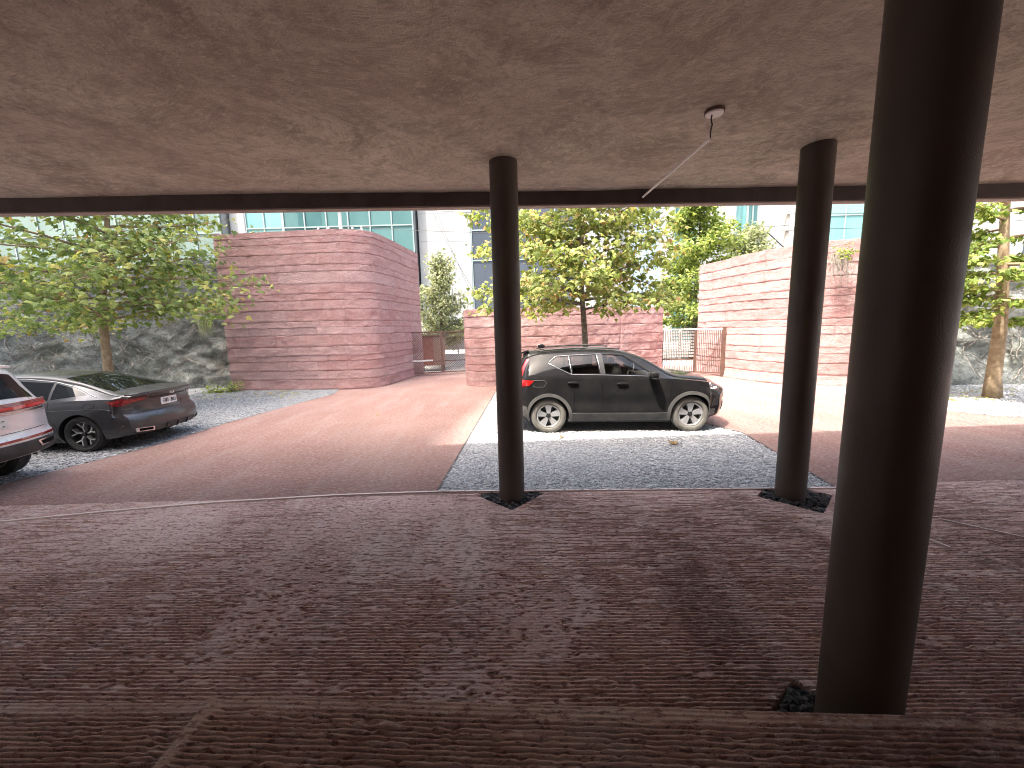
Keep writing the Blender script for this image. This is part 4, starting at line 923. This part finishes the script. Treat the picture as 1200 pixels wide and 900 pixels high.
# ---- black compact SUV, its right side towards the viewer
def black_suv():
    root = car_root('parked_car',(2.09,8.12,0),R(-3.0),'black compact SUV with dusty tyres parked side-on on the gravel bay','car')
    c = Car(dict(scal=.028,xr=-2.17,xf=2.19,Wm=.93,tuck=.07,shl=.02,rc=.20,fc=.42,wheels=(-1.35,1.35),arch=.395,wr=.345,root=root,
        rear_prof=[(.2,.16),(.35,.03),(.55,0),(.75,.03),(.9,.05),(1.2,.06)],front_prof=[(.2,.16),(.35,.04),(.5,0),(.75,.0),(.9,.10),(1.0,.2)],
        curves=dict(W=[(-2.17,.80),(-1.95,.88),(-1.6,.925),(-1.35,.93),(-.6,.915),(.3,.912),(1.1,.925),(1.5,.93),(1.9,.89),(2.19,.80)],
          zb=[(-2.17,.36),(-1.9,.27),(-1.3,.22),(1.3,.20),(1.9,.22),(2.19,.30)],
          zs=[(-2.17,.90),(-1.95,1.05),(-1.7,1.11),(-1.2,1.12),(-.4,1.10),(.5,1.065),(1.0,1.035),(1.5,.985),(1.9,.90),(2.19,.70)],
          zr=[(-2.17,.95),(-2.05,1.10),(-1.9,1.32),(-1.75,1.46),(-1.4,1.535),(-.6,1.565),(0,1.535),(.35,1.44),(.7,1.25),(.98,1.08),(1.2,1.035),(1.6,.99),(1.95,.90),(2.19,.74)],
          yr=[(-2.17,.62),(-2.0,.64),(-1.75,.585),(-1.2,.605),(-.3,.61),(.3,.62),(.7,.685),(1.0,.77),(1.2,.80),(1.7,.78),(2.0,.70),(2.19,.60)],
          zt=[(-2.17,1.0),(-2.06,1.17),(-1.92,1.42),(-1.80,1.57),(-1.6,1.60),(-1.0,1.625),(-.4,1.62),(.0,1.59),(.35,1.51),(.7,1.34),(1.0,1.16),(1.12,1.115),(1.5,1.075),(1.85,1.01),(2.05,.93),(2.19,.80)])))
    mats = [P_black,M_black,M_inner]; o = c.body(mats)
    # cabin cavity, then the window openings
    def cutter(V, F): m_ = mesh_obj('cutter',V,F,None,mats=mats,midx=[2]*len(F)); c.clean(m_); boolean(o,m_)
    V = []; st = np.linspace(-1.85,.92,20)
    for x in st:
        zt = float(c.f['zt'](x))-.055; zr = min(float(c.f['zr'](x)),zt-.02); yr = float(c.f['yr'](x))-.05; zs = float(c.f['zs'](x)); yb = c.side_y(x,1.0)-.075
        z0 = .55; zt = max(zt,z0+.3); zr = max(min(zr,zt-.03),z0+.2); zs = min(zs,zr-.02)
        h = [(0,z0),(yb,z0),(yb,min(zs,zr-.01)),(yr,zr),(yr*.75,zt-.012),(0,zt)]; V += [(x,y,z) for y, z in h]+[(x,-y,z) for y, z in h[-2:0:-1]]
    n = 10; F = [(i*n+k,i*n+(k+1) % n,(i+1)*n+(k+1) % n,(i+1)*n+k) for i in range(len(st)-1) for k in range(n)]+[tuple(range(n))[::-1],tuple((len(st)-1)*n+k for k in range(n))]
    cutter(V,F)
    wins = {'quarter_window':[(-1.33,1.365),(-.925,1.17),(-.955,1.485),(-1.19,1.475)],'rear_window':[(-.875,1.165),(-.37,1.155),(-.425,1.505),(-.905,1.49)],'front_window':[(-.255,1.15),(.66,1.10),(.10,1.475),(-.285,1.505)]}
    for q in wins.values():
        P = [(x,-1.2,z) for x, z in q]+[(x,1.2,z) for x, z in q]; cutter(P,[(0,1,2,3),(7,6,5,4)]+[(i,4+i,4+(i+1) % 4,(i+1) % 4) for i in range(4)])
    def slab(p, q, w0, w1, t):
        p = Vector((p[0],0,p[1])); q = Vector((q[0],0,q[1])); nn = (q-p).cross(Vector((0,1,0))).normalized()*t; V = []
        for a, w in ((p,w0),(q,w1)):
            for sy in (-1,1):
                for s_ in (-1,1): V.append(a+nn*s_+Vector((0,sy*w,0)))
        cutter(V,[(0,1,3,2),(4,6,7,5),(0,4,5,1),(2,3,7,6),(0,2,6,4),(1,5,7,3)])
    slab((.22,1.555),(.93,1.19),.50,.62,.10); slab((-1.86,1.49),(-1.99,1.24),.46,.50,.16)
    c.finish()
    for sg in (-1,1):
        for nme, q in wins.items():
            w = c.side('window' if nme != 'front_window' else 'front_window',q,M_win if nme == 'front_window' else M_wint,sg,-.010,10,6,None,False)
        out = [(-1.345,1.365),(-.90,1.15),(-.60,1.145),(-.25,1.13),(.71,1.085)]; c.line('window_trim',out,sg,.005,M_chrome,.002)
        c.line('window_trim',[(-1.345,1.365),(-1.20,1.49),(-.93,1.505),(-.40,1.52),(-.29,1.52)],sg,.005,M_chrome,.002)
        c.line('window_trim',[(-.945,1.50),(-.90,1.16)],sg,.006,M_chrome,.002); c.line('window_trim',[(-.405,1.515),(-.345,1.15)],sg,.006,M_chrome,.002)
        c.line('window_trim',[(-.29,1.52),(.10,1.49),(.42,1.30),(.70,1.095)],sg,.010,M_black,.002)
        c.side('pillar_cover',[(-.335,1.15),(-.265,1.145),(-.295,1.51),(-.395,1.51)],M_black,sg,.003,4,6)
        for wx in (-1.35,1.35): c.arch_trim(wx,sg,.392,.455,-14,194,M_clad2,.012)
        c.side('sill_cladding',[(-.915,.245),(.915,.235),(.90,.40),(-.90,.41)],M_cladd,sg,.010,24,5)
        c.line('sill_strip',[(-.90,.405),(-.5,.40),(.6,.385),(.90,.39)],sg,.008,M_clad2,.006); c.side('door_cladding',[(-.80,.415),(.84,.405),(.52,.47),(-.42,.475)],P_black,sg,.012,20,4)
        c.side('rear_bumper_cladding',[(-2.12,.40),(-1.78,.30),(-1.79,.54),(-2.14,.60)],M_clad2,sg,.008,8,5)
        c.side('front_bumper_cladding',[(1.78,.27),(2.14,.34),(2.12,.44),(1.79,.45)],M_clad2,sg,.008,8,5)
        for pts in ([(-.345,1.13),(-.32,.9),(-.315,.43)],[(.98,1.02),(.96,.8),(.93,.42)],[(-1.03,1.13),(-1.0,1.0),(-.86,.82),(-.84,.43)],[(-2.05,.72),(-1.78,.66)]): c.line('panel_gap',pts,sg,.0045,M_gap,-.002)
        c.line('fuel_flap' if sg < 0 else 'panel_gap',[(-1.64,.95),(-1.66,1.05),(-1.42,1.05),(-1.38,1.0),(-1.44,.925),(-1.60,.925)],sg,.006,M_cladd,0,None,True)
        for hx, hz in ((-1.0+.12,1.00),(.05,.965)):
            p = c.surf(hx,hz,sg); h = superell((p.x,p.y+sg*.018,p.z),.105,.022,.022).build('door_handle',P_black,root,True)
            superell((p.x,p.y+sg*.002,p.z-.004),.075,.012,.034).build('handle_recess',M_gap,h,True)
        # mirror
        p = c.surf(.62,1.10,sg); mr = superell((p.x-.02,p.y+sg*.14,p.z+.035),.085,.125,.075,3).build('mirror',P_black,root,True)
        MB().obox((p.x+.02,p.y-sg*.02,p.z+.0),(p.x,p.y+sg*.09,p.z-.01),.09,.04).build('mirror_arm',M_black,mr)
        superell((p.x-.01,p.y+sg*.14,p.z-.028),.078,.118,.022,3).build('mirror_base',M_black,mr,True)
        # lamps
        tl = c.side('tail_light',[(-2.16,.93),(-1.72,.955),(-1.62,1.05),(-2.16,1.07)],M_redl,sg,.008,14,5)
        c.side('lamp_core',[(-2.1,.945),(-1.80,.965),(-1.78,.985),(-2.1,.965)],M_redd,sg,.012,8,3,tl)
        G = np.array([[(-2.09-.0+(.30)*t+.085*u,1.08+.36*t) for u in (0,.35,.7,1)] for t in np.linspace(0,1,8)]); c.side('tail_light',G,M_redl,sg,.010)
        hl = c.side('headlight',[(1.86,.86),(2.13,.80),(2.15,.90),(1.80,.94)],M_lens,sg,.006,10,4); c.side('lamp_core',[(1.93,.865),(2.10,.835),(2.11,.875),(1.93,.90)],M_black,sg,.010,8,3,hl)
        c.side('bumper_inlet',[(2.02,.50),(2.17,.50),(2.17,.66),(2.06,.64)],M_black,sg,.006,6,4)
        MB().tube([(x,sg*(float(c.f['yr'](x))-.015),float(c.f['zr'](x))+.075) for x in np.linspace(-1.55,.05,14)],.014,8).build('roof_rail',M_cladd,root,True)
        for wx in (-1.35,1.35): wheel(c,wx,sg,.345,.232,.235,'wide',M_tyre_dusty)
    sp = c.top('spoiler',[(-1.87,-.56),(-1.74,-.56),(-1.74,.56),(-1.87,.56)],P_black,.02,5,14)
    b = MB().obox((-1.72,0,1.60),(-1.93,0,1.545),1.06,.035); b.build('spoiler_blade',P_black,root)
    superell((-1.45,0,1.665),.075,.018,.045,2).build('antenna_fin',P_black,root,True)
    c.front('grille',[(-.46,.60),(.46,.60),(.42,.76),(-.42,.76)],M_black,.010,14,5); c.front('lower_grille',[(-.62,.38),(.62,.38),(.60,.54),(-.60,.54)],M_black,.010,14,5)
    # cabin
    for sy in (-.36,.36):
        s_ = superell((.02,sy,.92),.12,.25,.40,3).build('seat',M_seat,root,True); superell((-.06,sy,1.33),.06,.13,.10,3).build('headrest',M_seat,s_,True)
    superell((-1.05,0,.85),.14,.62,.36,4).build('rear_seat',M_seat,root,True)
    superell((.80,0,.93),.22,.70,.13,4).build('dashboard',M_inner,root,True)
    sw = MB().tube([(.52+.05*math.sin(a),.36+.18*math.cos(a),1.05+.17*math.sin(a)) for a in np.linspace(0,2*math.pi,25)],.017,8); sw.tube([(.55,.36,1.05),(.8,.36,.95)],.03,8); sw.obox((.53,.20,1.05),(.53,.52,1.05),.03,.05); sw.build('steering_wheel',M_black,root,True)
    return root
black_suv()

# ---- grey fastback saloon, tail towards the drive
def grey_saloon():
    root = car_root('parked_car',(-9.2,7.62,0),R(183),'dark grey sloping-back saloon with red tail lamps, parked beyond the silver car','car')
    c = Car(dict(xr=-2.33,xf=2.34,Wm=.92,tuck=.08,shl=.04,rc=.30,fc=.4,wheels=(-1.34,1.34),arch=.375,wr=.338,root=root,
        rear_prof=[(.2,.12),(.30,.03),(.42,.0),(.55,.01),(.62,.05),(.68,.115),(.85,.125),(.94,.07),(1.02,.02),(1.1,.03)],front_prof=[(.2,.16),(.4,.0),(.7,.1),(.9,.3)],
        curves=dict(W=[(-2.33,.80),(-2.1,.87),(-1.8,.905),(-1.34,.92),(-.6,.905),(.3,.90),(1.1,.915),(1.6,.91),(2.0,.86),(2.34,.76)],
          zb=[(-2.33,.27),(-2.0,.25),(-1.3,.19),(1.3,.18),(2.34,.22)],
          zs=[(-2.33,.93),(-2.1,.955),(-1.7,.965),(-1.2,.96),(-.3,.93),(.6,.90),(1.2,.86),(1.8,.76),(2.34,.58)],
          zr=[(-2.33,.97),(-2.15,.985),(-1.9,1.005),(-1.5,1.10),(-1.1,1.21),(-.7,1.30),(-.2,1.355),(.2,1.35),(.6,1.22),(1.1,.97),(1.4,.90),(2.0,.75),(2.34,.60)],
          yr=[(-2.33,.74),(-2.1,.77),(-1.9,.76),(-1.6,.68),(-1.2,.60),(-.6,.575),(.2,.59),(.7,.66),(1.1,.74),(1.6,.72),(2.34,.6)],
          zt=[(-2.33,1.015),(-2.22,1.045),(-2.0,1.055),(-1.7,1.13),(-1.3,1.255),(-.9,1.36),(-.5,1.425),(-.1,1.45),(.2,1.44),(.6,1.31),(1.1,1.04),(1.3,.98),(1.8,.87),(2.34,.66)])))
    o = c.body([P_grey,M_black]); c.finish()
    c.top('rear_window',[(-1.78,-.63),(-.86,-.50),(-.86,.50),(-1.78,.63)],M_glassd,.003,16,12,None,False)
    c.top('lip_spoiler',[(-2.31,-.70),(-2.20,-.74),(-2.20,.74),(-2.31,.70)],P_grey,.022,4,16)
    for sg in (-1,1):
        c.side('window',[(-.82,.985),(-.02,.955),(-.10,1.32),(-.74,1.27)],M_glassd,sg,.003,12,6,None,False)
        c.side('window',[(-1.42,1.05),(-.87,.99),(-.79,1.255),(-1.10,1.17)],M_glassd,sg,.003,10,6,None,False)
        c.side('front_window',[(.04,.955),(.95,.93),(.42,1.24),(-.03,1.325)],M_glassd,sg,.003,12,6,None,False)
        c.line('window_trim',[(1.05,.92),(.45,1.27),(.1,1.345),(-.3,1.345),(-.75,1.285),(-1.1,1.19),(-1.45,1.06),(-1.62,1.005)],sg,.010,M_chrome,.002)
        for pts in ([(-.85,.98),(-.83,.7),(-.95,.5),(-.96,.26)],[(.03,.95),(.05,.3)],[(1.05,.9),(1.0,.3)],[(-1.95,.60),(-2.30,.62)]): c.line('panel_gap',pts,sg,.004,M_gap,-.002)
        c.line('fuel_flap',[(-1.62,.83),(-1.66,.90),(-1.48,.90),(-1.44,.83),(-1.5,.79)],sg,.004,M_gap,-.001,None,True)
        c.line('crease',[(-2.05,.74),(-1.7,.80),(-1.0,.79),(.4,.75)],sg,.006,P_grey,-.002)
        p = c.surf(-.63,.80,sg); superell((p.x,p.y+sg*.015,p.z),.11,.02,.016).build('door_handle',M_chrome,root,True)
        tl = c.side('tail_light',[(-2.30,.82),(-2.02,.84),(-1.82,.915),(-2.30,.955)],M_redd,sg,.010,14,5); c.side('lamp_core',[(-2.28,.885),(-2.02,.885),(-1.93,.905),(-2.28,.905)],M_redl,sg,.014,10,3,tl)
        tl = c.rear('tail_light',[(sg*.50,.90),(sg*.79,.82),(sg*.79,.945),(sg*.46,.945)],M_redd,.010); c.rear('lamp_core',[(sg*.56,.905),(sg*.78,.885),(sg*.78,.905),(sg*.56,.92)],M_redl,.016,8,3,tl)
        ex = c.rear('exhaust_trim',[(sg*.48,.295),(sg*.73,.315),(sg*.755,.39),(sg*.50,.375)],M_chrome,.025,6,4); c.rear('exhaust_opening',[(sg*.515,.315),(sg*.705,.33),(sg*.72,.375),(sg*.53,.362)],M_gap,.03,6,3,ex)
        p = c.surf(.72,.96,sg); superell((p.x,p.y+sg*.12,p.z+.05),.07,.11,.065,3).build('mirror',P_grey,root,True)
        c.side('rear_sill',[(-.93,.20),(.93,.20),(.92,.27),(-.92,.28)],M_cladd,sg,.006,16,3)
        c.line('bumper_crease',[(-2.24,.46),(-2.02,.34),(-1.78,.31)],sg,.012,P_grey,.002)
        for wx in (-1.34,1.34): wheel(c,wx,sg,.338,.240,.225,'swirl',M_tyre)
    c.rear('diffuser',[(-.74,.275),(.74,.275),(.70,.385),(-.70,.385)],M_cladd,.012,24,4)
    for y in (-.25,0,.25): c.rear('diffuser_fin',[(y-.012,.27),(y+.012,.27),(y+.012,.37),(y-.012,.37)],P_grey,.035,3,3)
    c.rear('boot_strip',[(-.42,.905),(.42,.905),(.42,.922),(-.42,.922)],M_black,.008,12,3)
    pl = c.rear('number_plate',[(-.19,.735),(.19,.735),(.19,.875),(-.19,.875)],M_plate,.012,4,3)
    xp = float(c.deform(np.array([c.xr,0,.80]))[0])-.014
    plate_text(pl,(xp,0,.805),(0,-1,0),(0,0,1),.31,.07,M_char,(-1,0,0),5)
    c.rear('plate_surround',[(-.205,.725),(-.191,.725),(-.191,.885),(-.205,.885)],M_black,.010,3,3)
    xe = float(c.deform(np.array([c.xr,0,.965]))[0])
    b = MB().tube([(xe-.012,.048*math.cos(a),.968+.036*math.sin(a)) for a in np.linspace(0,2*math.pi,9)],.007,6); b.tube([(xe-.012,-.025,.95),(xe-.012,-.008,.985),(xe-.012,.012,.955),(xe-.012,.028,.985)],.006,6); b.build('emblem',M_chrome,root,True)
    return root
grey_saloon()

# ---- silver SUV at the left edge, tail towards the drive
def silver_suv():
    root = car_root('parked_car',(-9.33,4.74,0),R(187),'silver SUV with full width red light bar, cut off by the left edge','car')
    c = Car(dict(xr=-2.42,xf=2.5,Wm=.99,tuck=.08,shl=.03,rc=.24,fc=.4,wheels=(-1.49,1.49),arch=.42,wr=.375,root=root,
        rear_prof=[(.2,.24),(.42,.05),(.52,.0),(.68,.0),(.74,.04),(.80,.05),(1.0,.05),(1.10,.03),(1.24,.06),(1.4,.10)],front_prof=[(.2,.16),(.5,.0),(.8,.05),(1.1,.3)],
        curves=dict(W=[(-2.42,.90),(-2.2,.95),(-1.9,.98),(-1.4,.99),(0,.98),(1.4,.99),(2.0,.95),(2.5,.85)],
          zb=[(-2.42,.42),(-2.1,.34),(-1.4,.25),(1.4,.24),(2.5,.3)],
          zs=[(-2.42,1.06),(-2.2,1.14),(-1.6,1.16),(0,1.12),(1.2,1.06),(2.0,.98),(2.5,.8)],
          zr=[(-2.42,1.14),(-2.3,1.36),(-2.1,1.54),(-1.9,1.60),(-1.2,1.66),(0,1.66),(.4,1.56),(1.0,1.2),(1.3,1.09),(2.0,1.0),(2.5,.84)],
          yr=[(-2.42,.78),(-2.3,.74),(-2.1,.68),(-1.8,.67),(0,.68),(.8,.76),(1.2,.84),(2.0,.8),(2.5,.7)],
          zt=[(-2.42,1.22),(-2.34,1.42),(-2.2,1.66),(-2.05,1.73),(-1.6,1.765),(-.6,1.78),(0,1.765),(.5,1.58),(1.0,1.27),(1.25,1.17),(2.0,1.06),(2.5,.9)])))
    o = c.body([P_silver,M_black]); c.finish()
    c.top('rear_window',[(-2.405,-.68),(-2.235,-.56),(-2.235,.56),(-2.405,.68)],M_glassd,.006,14,14,None,False,(-1,0,.5))
    MB().obox((-2.08,0,1.715),(-2.24,0,1.695),1.0,.03).build('spoiler',P_silver,root)
    for sg in (-1,1):
        c.side('window',[(-1.9,1.20),(-.95,1.18),(-1.0,1.60),(-1.75,1.55)],M_glassd,sg,.003,10,6,None,False)
        c.side('window',[(-.88,1.18),(.0,1.16),(-.05,1.62),(-.92,1.61)],M_glassd,sg,.003,10,6,None,False); c.side('front_window',[(.08,1.15),(1.0,1.12),(.45,1.5),(.03,1.62)],M_glassd,sg,.003,10,6,None,False)
        tl = c.side('tail_light',[(-2.40,1.075),(-2.14,1.10),(-2.06,1.19),(-2.40,1.20)],M_redl,sg,.010,10,5); c.side('reversing_lamp',[(-2.40,1.045),(-2.18,1.06),(-2.16,1.085),(-2.40,1.073)],M_lens,sg,.008,8,3)
        c.side('bumper_cladding',[(-2.38,.44),(-1.93,.33),(-1.93,.50),(-2.38,.60)],M_cladd,sg,.008,10,4)
        for wx in (-1.49,1.49): c.arch_trim(wx,sg,.418,.47,-12,192,M_cladd,.010)
        ex = c.rear('exhaust_trim',[(sg*.55,.50),(sg*.82,.515),(sg*.855,.605),(sg*.50,.60)],M_chrome,.022,8,4); c.rear('exhaust_opening',[(sg*.585,.525),(sg*.80,.535),(sg*.82,.585),(sg*.555,.58)],M_gap,.028,8,3,ex)
        c.line('panel_gap',[(-2.41,.73),(-2.2,.74),(-1.95,.80)],sg,.004,M_gap,-.001)
        p = c.surf(.85,1.12,sg); superell((p.x,p.y+sg*.14,p.z+.06),.08,.13,.09,3).build('mirror',P_silver,root,True)
        for wx in (-1.49,1.49): wheel(c,wx,sg,.375,.255,.255,'wide',M_tyre)
    lb = c.rear('light_bar',[(-.88,1.085),(.88,1.085),(.88,1.195),(-.88,1.195)],M_redd,.012,30,4); c.rear('light_strip',[(-.85,1.105),(.85,1.105),(.85,1.145),(-.85,1.145)],M_redl,.018,30,3,lb)
    c.rear('chrome_strip',[(-.80,1.045),(.80,1.045),(.80,1.075),(-.80,1.075)],M_chrome,.010,30,3)
    c.rear('plate_recess',[(-.52,.83),(.52,.83),(.60,1.03),(-.60,1.03)],P_silver,.006,12,4)
    c.rear('tailgate_gap',[(-.80,.775),(.80,.775),(.80,.782),(-.80,.782)],M_gap,.004,20,2)
    c.rear('bumper_strip',[(-.88,.655),(.88,.655),(.88,.69),(-.88,.69)],M_redd,.010,24,3); c.rear('bumper_cladding',[(-.88,.43),(.88,.43),(.88,.625),(-.88,.625)],M_cladd,.012,24,5)
    pl = c.rear('number_plate',[(-.19,.86),(.19,.86),(.19,1.0),(-.19,1.0)],M_plate,.014,4,3)
    xp = float(c.deform(np.array([c.xr,0,.93]))[0])-.016; plate_text(pl,(xp,0,.93),(0,-1,0),(0,0,1),.31,.07,M_char,(-1,0,0),9)
    return root
silver_suv()
# ------------------------------------------------------------------ light, sky, camera
SUN = Vector((-.38,-.30,1.)).normalized(); el = math.asin(SUN.z); az = math.atan2(SUN.x,SUN.y)
w = bpy.data.worlds.new('World'); SC.world = w; w.use_nodes = True; nt = w.node_tree
sky = nt.nodes.new('ShaderNodeTexSky'); sky.sky_type = 'NISHITA'; sky.sun_disc = False; sky.sun_elevation = el; sky.sun_rotation = az % (2*math.pi)
sky.air_density = 1.2; sky.dust_density = 10.0; sky.ozone_density = 2.
nt.links.new(sky.outputs[0], nt.nodes['Background'].inputs[0]); nt.nodes['Background'].inputs[1].default_value = .15
sl = bpy.data.lights.new('sun','SUN'); sl.energy = 2.0; sl.angle = R(.55); sl.color = (1,.94,.86)
so = bpy.data.objects.new('sun',sl); link(so); so.rotation_euler = (-SUN).to_track_quat('-Z','Y').to_euler()
cd = bpy.data.cameras.new('camera'); cd.sensor_width = 36; cd.lens = 36*451/1200; cd.clip_start = .05; cd.clip_end = 1500
co = bpy.data.objects.new('camera',cd); link(co); SC.camera = co
th = R(8.2); ro = R(-1.47); Fv = Vector((0,math.cos(th),-math.sin(th))); R0 = Vector((1,0,0)); U0 = R0.cross(Fv)
Rv = math.cos(ro)*R0+math.sin(ro)*U0; Uv = -math.sin(ro)*R0+math.cos(ro)*U0
M4 = Matrix((Rv,Uv,-Fv)).transposed().to_4x4(); M4.translation = (0,0,2.05); co.matrix_world = M4
SC.view_settings.view_transform = 'Standard'; SC.view_settings.look = 'None'; SC.view_settings.gamma = 1; SC.view_settings.exposure = 2.52
SC.render.resolution_x = 1024; SC.render.resolution_y = 768
SC.cycles.max_bounces = 10; SC.cycles.diffuse_bounces = 6; SC.cycles.glossy_bounces = 4; SC.cycles.transparent_max_bounces = 12
SC.cycles.use_denoising = True; SC.cycles.filter_width = 1.0; SC.cycles.sample_clamp_indirect = 8
